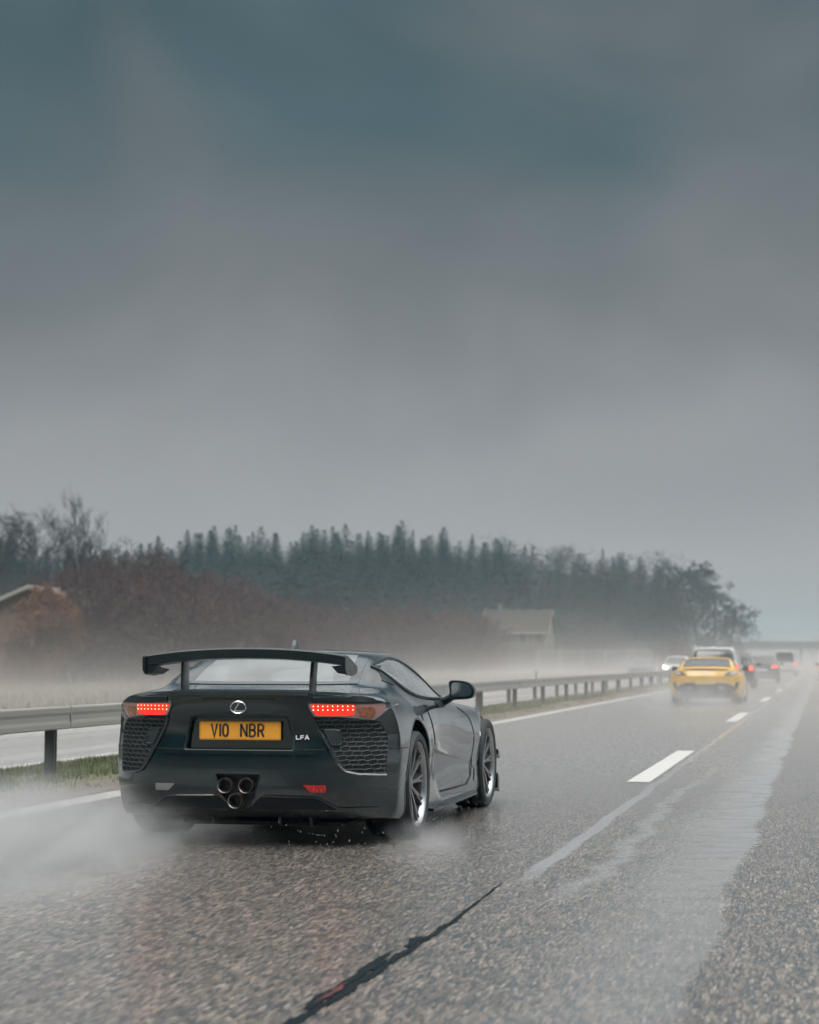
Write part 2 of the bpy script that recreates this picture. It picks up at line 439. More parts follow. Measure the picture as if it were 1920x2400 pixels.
GL = {  # 1 unit high, about .62 wide
    'V': [[(0, 1), (.31, 0), (.62, 1)]], 'I': [[(.08, 0), (.08, 1)]],
    'O': [arc(.31, .69, .27, .27, 0, 180) + arc(.31, .31, .27, .27, 180, 360) + [(.58, .69)]],
    'N': [[(.04, 0), (.04, 1)], [(.04, .97), (.58, .03)], [(.58, 0), (.58, 1)]],
    'B': [[(.05, 0), (.05, 1)], [(.05, .96), (.3, .96)] + arc(.3, .745, .23, .215, 90, -90) + [(.05, .53)], arc(.3, .285, .26, .245, 90, -90) + [(.05, .04)]],
    'R': [[(.05, 0), (.05, 1)], [(.05, .96), (.3, .96)] + arc(.3, .725, .25, .235, 90, -90) + [(.05, .49)], [(.3, .49), (.57, 0)]],
    'L': [[(.08, 1), (.08, .1), (.75, .1)]], 'F': [[(.75, .9), (.08, .9), (.08, 0)], [(.08, .48), (.65, .48)]],
    'A': [[(0, 0), (.42, .95), (.85, 0)], [(.18, .3), (.66, .3)]]}
def write(mb, text, u0, v0, h, w, gap, T, sx=1):
    u = u0
    for ch in text:
        if ch == ' ': u += gap * 2.2 * h; continue
        strokes(mb, [[(u + p[0] * h * sx, v0 + p[1] * h) for p in poly] for poly in GL[ch]], w, T)
        wd = max(p[0] for poly in GL[ch] for p in poly); u += (wd * sx + gap) * h
    return u

def wheel(parent, x, y, r, width, kind='fine', mats=None, lip=None):
    """wheel centred at (x, y, r); outer face towards sign(y)"""
    s = 1 if y > 0 else -1; lipm = lip or M['rimlip']; rimm = mats or M['rim']
    hw = width / 2; rr = r * (.80 if kind == 'fine' else .70)
    wb = MB(); wb.lathe([(rr, -hw * .9), (rr * .93, -hw * .5), (rr * .88, hw * .4), (rr * .9, hw * .75)], 40)        # barrel
    wb.lathe([(0, -hw * .1), (rr * .72, -hw * .1), (rr * .72, hw * .06), (0, hw * .06)], 40)                            # brake disc
    if s < 0: wb.v = [(a, -b, c) for a, b, c in wb.v]
    W = wb.obj('wheel', M['disc'], parent, True, loc=(x, y, r))
    t = MB().lathe([(rr * .985, -hw * .86), (rr * 1.03, -hw), (r * .93, -hw * 1.03), (r * .985, -hw * .9), (r, -hw * .6), (r, -hw * .2), (r * .992, -hw * .17), (r, -hw * .14), (r, hw * .14), (r * .992, hw * .17),
                    (r, hw * .2), (r, hw * .6), (r * .985, hw * .9), (r * .93, hw * 1.03), (rr * 1.03, hw), (rr * .985, hw * .86), (rr * .985, -hw * .86)], 56)
    t.obj('tyre', M['rubber'], W, True)
    g = MB(); ns = 10 if kind == 'fine' else 5
    for k in range(ns):
        for dd in ((-.055, .055) if kind == 'fine' else (0,)):
            a = 2 * math.pi * k / ns + .1; a1 = a + dd * .8; a2 = a + dd * 1.55
            ww = (.013, .0115) if kind == 'fine' else (.035, .045)
            pr = []
            for (aa, rad, wd, y0, y1) in ((a1, rr * .16, ww[0], hw * .35, hw * .62), (a1, rr * .55, ww[0], hw * .42, hw * .74), (a2, rr * .96, ww[1], hw * .5, hw * .84)):
                c = Vector((math.cos(aa), 0, math.sin(aa))); tt = Vector((-math.sin(aa), 0, math.cos(aa)))
                pr.append([c * rad + tt * wd + Vector((0, y0 * 1, 0)), c * rad - tt * wd + Vector((0, y0, 0)), c * rad - tt * wd * .6 + Vector((0, y1, 0)), c * rad + tt * wd * .6 + Vector((0, y1, 0))])
            b0 = len(g.v)
            for q in pr: g.v += [tuple(p) for p in q]
            for i in range(2):
                for j in range(4):
                    j2 = (j + 1) % 4; g.f.append((b0 + i * 4 + j, b0 + i * 4 + j2, b0 + i * 4 + 4 + j2, b0 + i * 4 + 4 + j))
    g.lathe([(0, hw * .7), (rr * .12, hw * .68), (rr * .2, hw * .6), (rr * .22, hw * .3), (0, hw * .3)], 24)
    if s < 0: g.v = [(a, -b, c) for a, b, c in g.v]
    g.obj('rim', rimm, W, True)
    lp = MB().lathe([(rr * .90, hw * .60), (rr * .93, hw * .84), (rr * .965, hw * .93), (rr * .99, hw * .97), (rr * 1.0, hw * .88)], 56)
    if s < 0: lp.v = [(a, -b, c) for a, b, c in lp.v]
    lp.obj('rim_lip', lipm, W, True)
    return W

def arch_cutters(xs, yi, r, z=None, w=.6):
    out = []
    for x in xs:
        for s in (1, -1):
            mb = MB().lathe([(0, 0), (r, 0), (r, w), (0, w)], 40); mb.v = [(a + x, (b + yi) * s, c + (z or r * .9)) for a, b, c in mb.v]
            out.append(mb.obj('cut', None))
    return out
def cutter(poly, axis, a0, a1):
    return MB().prism(poly, axis, a0, a1).obj('cut', None)

# ------------------------------------------------------------------ the near dark coupe
def hero_car(loc):
    car = empty('sports_car', loc, R(90), 'dark wet coupe with tall rear wing and amber number plate, largest car', 'car')
    B = 0
    st = [
     (-.93, [(0, .235), (.50, .235), (.76, .235), (.86, .27), (.905, .42), (.915, .60), (.905, .80), (.84, .895), (.66, .925), (.44, .943), (.22, .948), (0, .95)]),
     (-.86, [(0, .18), (.52, .18), (.80, .18), (.885, .22), (.92, .40), (.93, .60), (.91, .80), (.845, .905), (.66, .938), (.44, .950), (.22, .956), (0, .958)]),
     (-.60, [(0, .16), (.52, .16), (.82, .16), (.90, .19), (.935, .38), (.942, .60), (.905, .82), (.83, .922), (.66, .955), (.46, .960), (.24, .965), (0, .967)]),
     (-.30, [(0, .14), (.52, .14), (.84, .14), (.915, .17), (.940, .37), (.948, .62), (.905, .84), (.80, .935), (.69, .975), (.60, .992), (.34, .988), (0, .988)]),
     (-.05, [(0, .13), (.52, .13), (.85, .13), (.92, .16), (.940, .37), (.948, .64), (.905, .83), (.81, .935), (.725, 1.025), (.63, 1.085), (.42, 1.098), (0, 1.105)]),
     (.28, [(0, .13), (.52, .13), (.85, .13), (.915, .16), (.925, .38), (.940, .63), (.893, .815), (.81, .915), (.715, 1.04), (.62, 1.142), (.47, 1.187), (0, 1.203)]),
     (.60, [(0, .13), (.52, .13), (.85, .13), (.905, .16), (.895, .38), (.912, .62), (.882, .80), (.815, .90), (.71, 1.03), (.60, 1.158), (.46, 1.203), (0, 1.219)]),
     (.95, [(0, .13), (.52, .13), (.85, .13), (.895, .16), (.868, .38), (.888, .62), (.872, .79), (.81, .885), (.71, 1.01), (.59, 1.152), (.45, 1.205), (0, 1.228)]),
     (1.25, [(0, .13), (.52, .13), (.85, .13), (.895, .16), (.868, .38), (.885, .61), (.872, .78), (.805, .87), (.725, .965), (.60, 1.11), (.43, 1.175), (0, 1.205)]),
     (1.50, [(0, .13), (.52, .13), (.85, .13), (.895, .16), (.875, .38), (.890, .60), (.875, .765), (.80, .855), (.735, .905), (.64, 1.00), (.37, 1.105), (0, 1.135)]),
     (1.78, [(0, .13), (.52, .13), (.85, .13), (.90, .16), (.890, .38), (.905, .58), (.880, .745), (.80, .835), (.725, .858), (.64, .895), (.40, .965), (0, .99)]),
     (2.05, [(0, .13), (.52, .13), (.85, .13), (.905, .16), (.905, .38), (.922, .57), (.890, .73), (.80, .815), (.70, .828), (.58, .84), (.33, .862), (0, .87)]),
     (2.55, [(0, .14), (.52, .14), (.85, .14), (.92, .17), (.930, .37), (.940, .56), (.900, .715), (.80, .785), (.68, .782), (.52, .775), (.30, .79), (0, .80)]),
     (2.95, [(0, .15), (.52, .15), (.84, .15), (.91, .18), (.925, .36), (.925, .52), (.86, .66), (.74, .715), (.60, .715), (.46, .712), (.25, .725), (0, .73)]),
     (3.30, [(0, .15), (.50, .15), (.78, .15), (.84, .18), (.85, .32), (.83, .45), (.76, .555), (.62, .61), (.48, .62), (.36, .63), (.2, .64), (0, .645)]),
     (3.52, [(0, .17), (.45, .17), (.66, .17), (.71, .20), (.71, .30), (.69, .38), (.62, .45), (.50, .50), (.40, .515), (.30, .525), (.15, .53), (0, .535)])]
    def warp(x, y, z):
        t = min(1, max(0, (-x - .25) / .68)); t = t * t
        a = .36 * min(1.15, abs(y) / .91) ** 4
        dx = a * t
        # tail face: lip stands out, panel under it leans in, bumper ledge comes back out
        if x < -.6:
            q = (-x - .6) / .33
            dx += q * (.034 * math.exp(-((z - .70) / .11) ** 2) + .10 * max(0, (.36 - z) / .2))
        if x > 2.7:
            q = (x - 2.7) / .8; dx -= q * .30 * (abs(y) / .9) ** 2.4
        return (x + dx, y, z)
    skin = loft(st, warp, .05, 5)
    S = Surf(skin)
    body = skin.obj('body', M['hero'], car, True)
    cuts = arch_cutters((0.0, 2.605), .60, .392, .372)
    # lower flank behind the front wheel: hollow that ends at the haunch in a sharp scoop edge
    for s in (1, -1):
        mb = MB(); poly = [(.66, .53), (.78, .36), (.97, .165), (2.0, .165), (2.12, .24), (2.14, .33), (1.9, .40), (1.3, .47), (.8, .535)]
        def inn(x): return .79 + .115 * min(1, max(0, (x - .7) / 1.3))
        n = len(poly); mb.v = [(u, s * inn(u), v) for u, v in poly] + [(u, s * 1.2, v) for u, v in poly]
        mb.f = [tuple(range(n))[::-1], tuple(range(n, 2 * n))] + [(i, (i + 1) % n, n + (i + 1) % n, n + i) for i in range(n)]
        bm = bmesh.new(); me = mb.mesh('c'); bm.from_mesh(me); bmesh.ops.triangulate(bm, faces=bm.faces[:]); bm.to_mesh(me); bm.free()
        cuts.append(link('cut', me))
    PR = rounded([(-.315, .806), (.315, .806), (.355, .590), (-.355, .590)], .03)
    cuts.append(cutter(PR, 'x', -1.3, -.862))
    EX = rounded([(-.145, .452), (.145, .452), (.105, .330), (.055, .236), (-.055, .236), (-.105, .330)], .02)
    cuts.append(cutter(EX, 'x', -1.3, -.86))
    # cabin hollow and window apertures
    cab = loft([(-.10, [(0, .62), (.3, .62), (.5, .64), (.56, .9), (.5, .95), (0, .955)]), (.3, [(0, .5), (.4, .5), (.66, .55), (.74, .85), (.56, 1.08), (0, 1.12)]),
                (.9, [(0, .45), (.4, .45), (.7, .5), (.76, .85), (.53, 1.10), (0, 1.165)]), (1.45, [(0, .45), (.4, .45), (.7, .5), (.74, .80), (.55, .98), (0, 1.08)]),
                (1.85, [(0, .6), (.4, .6), (.6, .62), (.66, .78), (.5, .82), (0, .86)])], lambda *p: p, .15, 3)
    cuts.append(cab.obj('cut', None))
    SW = spline([(.02, 1.105), (.25, 1.14), (.55, 1.158), (.85, 1.135), (1.12, 1.055), (1.40, .93), (1.50, .872), (1.25, .872), (.80, .885), (.45, .915), (.18, .985), (.05, 1.05)], 4)
    sw_cut = [(x * .94 + .045, (z - 1.01) * .88 + 1.01) for x, z in SW]
    for s in (1, -1): cuts.append(cutter(sw_cut, 'y', s * .45, s * 1.2))
    RW = rounded([(-.235, -.53), (-.235, .53), (.24, .47), (.24, -.47)], .05)
    cuts.append(cutter(RW, 'z', .8, 1.5))
    WS = rounded([(1.28, -.46), (1.28, .46), (1.72, .56), (1.80, .30), (1.82, 0), (1.80, -.30), (1.72, -.56)], .05)
    cuts.append(cutter(WS, 'z', .8, 1.5))
    boolean(body, cuts)
    body.data.set_sharp_from_angle(angle=R(32))
    # glass
    S.glass(rounded([(-.285, -.595), (-.285, .595), (.31, .54), (.31, -.54)], .05), 'z').obj('rear_window', M['glass'], car, True, fix=False)
    fb = MB()
    for poly in ([(-.29, -.60), (-.235, -.53), (-.235, .53), (-.29, .60)], [(.24, -.47), (.315, -.545), (.315, .545), (.24, .47)],
                 [(-.29, .60), (-.235, .53), (.24, .47), (.315, .545)], [(-.29, -.60), (.315, -.545), (.24, -.47), (-.235, -.53)]):
        p = S.patch(poly, 'z', .004, .004); fb.add(p.v, p.f)
    fb.obj('window_border', M['frit'], car, True)
    S.glass(rounded([(1.22, -.52), (1.22, .52), (1.76, .62), (1.86, .30), (1.88, 0), (1.86, -.30), (1.76, -.62)], .05), 'z').obj('windscreen', M['glass'], car, True, fix=False)
    for s in (1, -1):
        S.glass(SW, 'y', side=s).obj('side_window', M['glass'], car, True, fix=False)
        S.line(SW, 'y', .003, .011, side=s, closed=True).obj('window_trim', M['satin'], car, True)
        q = S.patch([(-.12, 1.015), (-.01, 1.075), (.10, .988), (.0, .985)], 'y', .004, .006, side=s, grid=.03); q.obj('quarter_panel', M['satin'], car, True)
        # door skin with its shut line, seen as a panel of its own
        DR = [(.50, .84), (.62, .70), (.72, .555), (1.3, .49), (1.88, .415), (2.02, .42), (2.06, .60), (1.98, .72), (1.78, .80), (1.3, .845), (.8, .862)]
        S.patch(DR, 'y', .0012, .003, side=s, grid=.08).obj('door', M['hero'], car, True)
        S.line([(.50, .845), (.60, .70), (.68, .575)], 'y', .001, .0036, side=s).obj('shut_line', M['seam'], car, True)
        S.line([(1.78, .80), (1.98, .72), (2.055, .60), (2.03, .45), (2.02, .40)], 'y', .001, .0036, side=s).obj('shut_line', M['seam'], car, True)
        MB().tube([(2.02, s * .910, .40), (1.99, s * .905, .28), (1.88, s * .897, .225), (1.5, s * .872, .215), (1.02, s * .838, .215)], .0045, 5).obj('shut_line', M['seam'], car, True)
        # sill blade
        mb = MB(); P = [(.41, .955, 0), (.9, .962, 0), (1.5, .955, 0), (2.06, .945, 0), (2.19, .91, 0)]
        top = [(x, s * y, .150 + .006 * math.sin(x)) for x, y, _ in P] ; inr = [(x, s * .82, .162) for x, _, _ in P]
        for k, dz in enumerate((0, -.018)):
            mb.v += [(a, b, c + dz) for a, b, c in top] + [(a, b, c + dz) for a, b, c in inr]
        n = len(P)
        for i in range(n - 1):
            mb.f += [(i, i + 1, n + i + 1, n + i), (2 * n + i, 3 * n + i, 3 * n + i + 1, 2 * n + i + 1), (i, 2 * n + i, 2 * n + i + 1, i + 1)]
        mb.f += [(0, n, 3 * n, 2 * n), (n - 1, 2 * n + n - 1, 3 * n + n - 1, n + n - 1)]
        mb.obj('side_skirt', M['carbon'], car)
        # wheel arch lips
        for cx in (0.0, 2.605):
            pts = []
            for k in range(33):
                a = R(-28 + 236 * k / 32); u, v = cx + .396 * math.cos(a), .372 + .396 * math.sin(a)
                h = S.cast('y', u, v, s)
                if h and v > .17: pts.append(h[0] + Vector((0, -s * .004, 0)))
            MB().tube(pts, .0085, 6).obj('arch_lip', M['hero'], car, True)
            liner = MB().lathe([(.388, -.28), (.388, .0)], 40); liner.v = [(a + cx, (b + (.88 if cx < 1 else .80)) * s, c + .372) for a, b, c in liner.v if True]
            liner.f = [f for f in liner.f if all(liner.v[i][2] > .15 for i in f)]
            liner.obj('arch_liner', M['black'], car, True)
        # door mirror
        m = MB(); prof = []
        for k, (u, sc_) in enumerate(((-.03, 1.0), (0, 1.03), (.05, 1.0), (.10, .85), (.14, .55), (.155, .2))):
            prof.append([(1.27 + u, s * (.985 + (a - .5) * .185 * sc_ + .0), .935 + (b - .5) * .128 * sc_) for a, b in
                         spline([(.04, .0), (.02, .5), (.0, .98), (.4, 1.02), (.75, .9), (.97, .55), (.96, .2), (.80, .03), (.4, -.02)], 3)])
        K = len(prof[0])
        for q in prof: m.v += q
        for i in range(len(prof) - 1):
            for j in range(K): m.f.append((i * K + j, i * K + (j + 1) % K, (i + 1) * K + (j + 1) % K, (i + 1) * K + j))
        m.f.append(tuple(range((len(prof) - 1) * K, len(prof) * K))); m.f.append(tuple(range(K))[::-1])
        dm = m.obj('door_mirror', M['carbon'], car, True)
        MB().prism([(s * (.985 + (a - .5) * .15), .938 + (b - .5) * .100) for a, b in spline([(.05, .03), (.0, .5), (.03, .96), (.4, 1.0), (.75, .9), (.96, .55), (.95, .2), (.80, .05), (.4, .0)], 3)], 'x', 1.234, 1.238).obj('mirror_glass', M['mirror'], dm)
        MB().tube([(1.33, s * .80, .835), (1.31, s * .86, .862), (1.29, s * .92, .895)], .034, 10, r2=.026).obj('mirror_stalk', M['carbon'], dm, True)
        S.patch(spline([(1.02, .855), (1.2, .862), (1.42, .852), (1.40, .832), (1.2, .812), (1.05, .815)], 3), 'y', .006, .008, side=s).obj('mirror_base', M['satin'], car, True)
        S.patch(arc(.22, .785, .028, .036, 0, 350, 12), 'y', .003, .004, side=s).obj('side_vent', M['satin'], car, True)
        S.patch(rounded([(2.23, .60), (2.27, .60), (2.26, .57), (2.235, .565)], .004), 'y', .004, .004, side=s).obj('fender_badge', M['badge'], car)
        S.line([(-.365, .598), (-.62, .600)], 'y', .001, .004, side=s).obj('bumper_seam', M['seam'], car)
        # front canards
        for z in (.41, .22):
            hh = S.cast('y', 2.99, z, s)
            y0 = abs(hh[0].y) if hh else .9
            c = MB(); c.v = [(2.97, s * (y0 - .02), z + .02), (3.25, s * (y0 - .10), z - .02), (3.20, s * (y0 + .03), z - .02), (2.97, s * (y0 + .058), z + .025)]; c.v += [(a, b, q - (.04 if z > .3 else .12)) for a, b, q in c.v]
            c.f = [(0, 1, 2, 3), (7, 6, 5, 4), (0, 3, 7, 4), (3, 2, 6, 7), (2, 1, 5, 6), (1, 0, 4, 5)]; c.obj('canard', M['carbon'], car)
        # tail lamp
        flip = lambda P: [(-a * s, b) for a, b in P] if s > 0 else P
        LR = flip(rounded([(-.443, .890), (-.436, .868), (-.470, .803), (-.62, .802), (-.72, .793), (-.80, .780), (-.835, .805), (-.885, .856), (-.890, .874), (-.872, .884), (-.72, .884), (-.55, .887)], .006, 2))
        lamp = S.patch(LR, 'x', .004, .02, grid=.03).obj('tail_lamp', M['lens'], car, True)
        S.patch(flip(rounded([(-.455, .876), (-.705, .874), (-.700, .812), (-.60, .808), (-.49, .810)], .01, 2)), 'x', .0055, .004, grid=.03).obj('brake_light', M['lensred'], lamp, True)
        S.patch(flip(rounded([(-.712, .858), (-.80, .862), (-.815, .835), (-.800, .788), (-.73, .800)], .01, 2)), 'x', .0055, .004, grid=.03).obj('turn_signal', M['orange'], lamp, True)
        S.line(LR, 'x', .003, .0055, closed=True).obj('lamp_trim', M['satin'], lamp, True)
        for zz in (.8665, .8445):
            for i in range(9):
                lb = MB()
                h = S.cast('x', (.472 + .0278 * i) * s, zz)
                b0 = len(lb.v); c = h[0] + h[1] * .009; t1 = Vector((0, 1, 0)) - h[1] * h[1].y; t1.normalize(); t2 = h[1].cross(t1)
                lb.v += [tuple(c + t1 * .0037 * math.cos(a) + t2 * .0037 * math.sin(a)) for a in [2 * math.pi * k / 8 for k in range(8)]] + [tuple(c + h[1] * .003)]
                lb.f += [(b0 + k, b0 + (k + 1) % 8, b0 + 8) for k in range(8)]
                lb.obj('led', M['led'], lamp)
        # rear side grille under the lamp
        GR = flip([(-.468, .798), (-.50, .716), (-.565, .602), (-.615, .509), (-.655, .466), (-.72, .448), (-.865, .437), (-.872, .60), (-.862, .70), (-.83, .768), (-.80, .776), (-.72, .789), (-.62, .798)])
        gp = S.patch(GR, 'x', .003, .012, grid=.03).obj('rear_grille', M['black'], car, True)
        S.line(GR[:7], 'x', .004, .011, seg=.015).obj('grille_edge', M['hero'], gp, True)
        S.line(GR[7:], 'x', .003, .006, seg=.015).obj('grille_frame', M['satin'], gp, True)
        import bisect
        def inside(y, z):
            c = False; n = len(GR)
            for i in range(n):
                (x1, y1), (x2, y2) = GR[i], GR[i - 1]
                if (y1 > z) != (y2 > z) and y < (x2 - x1) * (z - y1) / (y2 - y1) + x1: c = not c
            return c
        wm = MB(); dz = .0275
        def run(pts):
            cur = []
            for q in pts + [None]:
                if q is not None and inside(q[0] * s, q[1]): cur.append((q[0] * s, q[1])); continue
                if len(cur) > 2:
                    r_ = S.line(cur, 'x', .008, .0019, n=4, seg=.05); wm.add(r_.v, r_.f)
                cur = []
        for row in range(14):
            run([(.44 + .01 * i, .452 + row * dz + .003 * math.sin(i * .9 + row * 2.1)) for i in range(46)])
        for col in range(-6, 11):
            P = []
            for i in range(110):
                zz = .44 + i * .0033; ph = ((zz - .452) / dz) % 1.0
                P.append((.44 + col * .048 + (zz - .44) * 1.15 + .010 * math.sin(ph * 2 * math.pi), zz))
            run(P)
        wm.obj('grille_mesh', M['wire'], gp)
        bl = flip(rounded([(-.528, .722), (-.618, .720), (-.625, .628), (-.572, .626)], .008, 2))
        S.patch(bl, 'x', .012, .012).obj('fog_lamp', M['frit'], gp, True)
        S.line(bl, 'x', .012, .004, closed=True).obj('fog_lamp_frame', M['wire'], gp, True)
        # hood over the lamp, bumper reflector
        HD = flip([(-.468, .948), (-.62, .942), (-.72, .928), (-.80, .908), (-.85, .891), (-.47, .895)])
        S.patch(HD, 'x', .008, .014, grid=.03).obj('lamp_hood', M['satin'], car, True)
        S.patch(flip(rounded([(-.41, .388), (-.548, .386), (-.548, .345), (-.458, .345)], .006, 2)), 'x', .006, .012, grid=.025).obj('bumper_reflector', M['reflector'] if s < 0 else M['reflgrey'], car, True)
    # boot edge, seams and ledges on the tail
    lip = MB(); ys = [-.445 + .89 * i / 24 for i in range(25)]
    for k, (dx, z) in enumerate(((-.018, .958), (-.022, .936), (.03, .934), (.08, .968))):
        for y in ys:
            lip.v.append((-.93 + .36 * (abs(y) / .91) ** 4 + dx, y, z - .004 * (y / .44) ** 2))
    for k in range(4):
        for i in range(24):
            k2 = (k + 1) % 4; lip.f.append((k * 25 + i, k * 25 + i + 1, k2 * 25 + i + 1, k2 * 25 + i))
    lip.f += [(0, 25, 50, 75), (24, 99, 74, 49)]
    lip.obj('boot_lip', M['satin'], car, True)
    S.patch(rounded([(-.235, .916), (.235, .916), (.235, .906), (-.235, .906)], .004, 2), 'x', .003, .004).obj('high_brake_light', M['satin'], car)
    S.line([(-.545, .600), (-.36, .597), (.36, .597), (.545, .600)], 'x', .001, .005).obj('bumper_seam', M['seam'], car)
    # bumper ledge under the plate bay
    led = S.patch(rounded([(-.52, .592), (.52, .592), (.47, .570), (-.47, .570)], .01, 2), 'x', .012, .014); led.obj('bumper_ledge', M['hero'], car, True)
    S.line([(-.82, .236), (-.60, .240), (-.515, .295), (-.48, .312), (-.16, .318)], 'x', .003, .008).obj('diffuser_edge', M['hero'], car, True)
    S.line([(.82, .236), (.60, .240), (.515, .295), (.48, .312), (.16, .318)], 'x', .003, .008).obj('diffuser_edge', M['hero'], car, True)
    S.patch([(-.80, .232), (-.595, .236), (-.51, .290), (-.475, .306), (-.14, .312), (-.06, .240)], 'x', .006, .010, grid=.03).obj('diffuser_skin', M['black'], car, True)
    S.patch([(.80, .232), (.06, .240), (.14, .312), (.475, .306), (.51, .290), (.595, .236)], 'x', .006, .010, grid=.03).obj('diffuser_skin', M['black'], car, True)
    for y in (-.42, -.22, .22, .42): MB().prism([(-.80, .235), (-.25, .135), (-.25, .12), (-.74, .125)], 'y', y - .008, y + .008).obj('diffuser_fin', M['satin'], car)
    MB().box(-.62, 3.2, -.62, .62, .115, .138).obj('undertray', M['black'], car)
    # plate bay and plate
    bay = S.line(PR, 'x', .000, .010, closed=True); bay.obj('plate_bay_frame', M['satin'], car, True)
    px = -.884
    plate = MB().prism(rounded([(-.263, .658), (.263, .658), (.263, .772), (-.263, .772)], .012, 3), 'x', px - .006, px).obj('number_plate', M['plate'], car)
    T = lambda u, v, h: (px - .0075 - h, -u, v)
    for word, u_, sx_ in (('VIO', -.184, .78), ('NBR', .004, .92)):
        g = MB(); write(g, word, u_, .677, .079, .0122, .20, T, sx_ * .95); g.obj('plate_text', M['ink'], plate)
    rim_ = MB().tube([(px - .0065, u, v) for u, v in rounded([(-.258, .663), (.258, .663), (.258, .767), (-.258, .767)], .01, 3)], .0012, 4, closed=True)
    rim_.obj('plate_rim', mat('plate_rim_brown', (.18, .08, .01), .5), plate)
    for y in (-.235, .235): MB().lathe([(0, -.009), (.005, -.0085), (.0065, -.006)], 10, 'x', (px, y, .716)).obj('plate_screw', M['plate'], plate)
    # round badge and model lettering
    bx = S.cast('x', 0, .858)[0].x - .004
    bd = MB().tube([(bx, .049 * math.cos(a), .858 + .036 * math.sin(a)) for a in [2 * math.pi * k / 36 for k in range(36)]], .0042, 6, closed=True)
    strokes(bd, [[(.010, .033), (-.024, -.020), (.004, -.022), (.040, -.022)]], .0075, lambda u, v, h: (bx - .002 - h, -u, .858 + v), .002)
    bd.obj('round_badge', M['chrome'], car)
    lx = S.cast('x', -.41, .676)[0].x - .003; lx2 = S.cast('x', -.36, .676)[0].x - .003
    g = MB(); write(g, 'LFA', .360, .663, .0255, .0062, .22, lambda u, v, h: (lx2 + (lx - lx2) * (u - .36) / .05 - h, -u, v), 1.15)
    g.obj('model_lettering', M['badge'], car)
    # three exhaust pipes
    MB().prism(EX, 'x', -.872, -.866).obj('exhaust_surround', M['satin'], car)
    S.line(EX, 'x', .001, .006, closed=True).obj('exhaust_bezel', M['carbon'], car, True)
    for y, z in ((.068, .380), (-.068, .380), (0, .287)):
        p = MB().lathe([(.046, .06), (.048, -.055), (.045, -.062), (.0415, -.058), (.040, .05), (0, .05)], 28, 'x', (-.885, y + .012, z)); p.obj('exhaust_pipe', M['pipe'], car, True)
        MB().lathe([(.0395, 0), (0, 0)], 24, 'x', (-.87, y + .012, z)).obj('exhaust_bore', M['black'], car)
    # wing
    wg = MB(); prof = [(-.90, .0), (-.885, .010), (-.80, -.002), (-.72, -.020), (-.64, -.046), (-.62, -.056), (-.64, -.062), (-.74, -.064), (-.84, -.062), (-.895, -.056)]
    NN = 30; K = len(prof)
    for i in range(NN + 1):
        y = -.65 + 1.30 * i / NN; zc = 1.217 - .046 * abs(y / .65) ** 2.2
        for x, dz in prof: wg.v.append((x + .08, y, zc + dz))
    for i in range(NN):
        for j in range(K): wg.f.append((i * K + j, i * K + (j + 1) % K, (i + 1) * K + (j + 1) % K, (i + 1) * K + j))
    wg.f += [tuple(range(K))[::-1], tuple(range(NN * K, NN * K + K))]
    W = wg.obj('rear_wing', M['carbon'], car, True)
    for s in (1, -1):
        ep = rounded([(-.905, 1.180), (-.60, 1.110), (-.60, 1.070), (-.70, 1.050), (-.86, 1.058), (-.905, 1.085)], .02, 3)
        e = MB().prism([(a, b) for a, b in ep], 'y', s * .645, s * .660); e.v = [(a + .06, b, c) for a, b, c in e.v]; e.obj('wing_end_plate', M['carbon'], W)
        e2 = MB(); e2.v = [(a + .06, b - s * .05, c) for a, b, c in [(-.88, s * .70, 1.12), (-.88, s * .615, 1.11), (-.66, s * .615, 1.09), (-.66, s * .70, 1.06), (-.88, s * .70, 1.062), (-.88, s * .655, 1.068), (-.66, s * .66, 1.06), (-.66, s * .70, 1.055)]]
        e2.f = [(0, 1, 2, 3), (0, 4, 5, 1), (1, 5, 6, 2), (2, 6, 7, 3), (4, 7, 6, 5), (0, 3, 7, 4)]; e2.obj('wing_gusset', M['carbon'], W)
        py = MB()
        for (z, xa, xb) in ((.945, -.80, -.65), (1.05, -.79, -.65), (1.165, -.77, -.63)):
            yy = s * (.425 + (1.165 - z) * -.03)
            py.v += [(xa + (xb - xa) * (1 - math.cos(t)) / 2, yy + .0145 * math.sin(t), z) for t in [2 * math.pi * k / 14 for k in range(14)]]
        for i in range(2):
            for j in range(14): py.f.append((i * 14 + j, i * 14 + (j + 1) % 14, i * 14 + 14 + (j + 1) % 14, i * 14 + 14 + j))
        py.obj('wing_pylon', M['carbon'], W, True)
    # roof antenna
    ax = .36; ah = S.cast('z', ax, 0)[0].z
    MB().prism([(ax + a_ * 1.3, ah + b_ * 1.25) for a_, b_ in ((-.10, -.02), (-.08, .012), (-.045, .032), (-.03, .062), (-.014, .062), (0, .030), (.035, .014), (.09, .004), (.09, -.01))], 'y', -.013, .013).obj('antenna', M['carbon'], car)
    a2 = MB().lathe([(0, .026), (.018, .022), (.036, .010), (.044, -.01)], 16, 'z', (ax, 0, ah)); a2.obj('antenna_base', M['carbon'], car, True)
    # cabin
    MB().box(-.05, 1.8, -.66, .66, .47, .50).obj('cabin_floor', M['interior'], car)
    for s in (1, -1):
        sm = MB(); sm.box(.42, .60, s * .38 - .25, s * .38 + .25, .5, .93, .05); sm.box(.44, .55, s * .38 - .15, s * .38 + .15, .93, 1.085, .045); sm.box(.58, 1.1, s * .38 - .25, s * .38 + .25, .5, .62, .04)
        sm.obj('seat', M['interior'], car, True)
    MB().box(1.38, 1.75, -.64, .64, .55, .80, .05).obj('dashboard', M['interior'], car, True)
    MB().box(-.06, .36, -.5, .5, .62, .78, .04).obj('parcel_shelf', M['interior'], car, True)
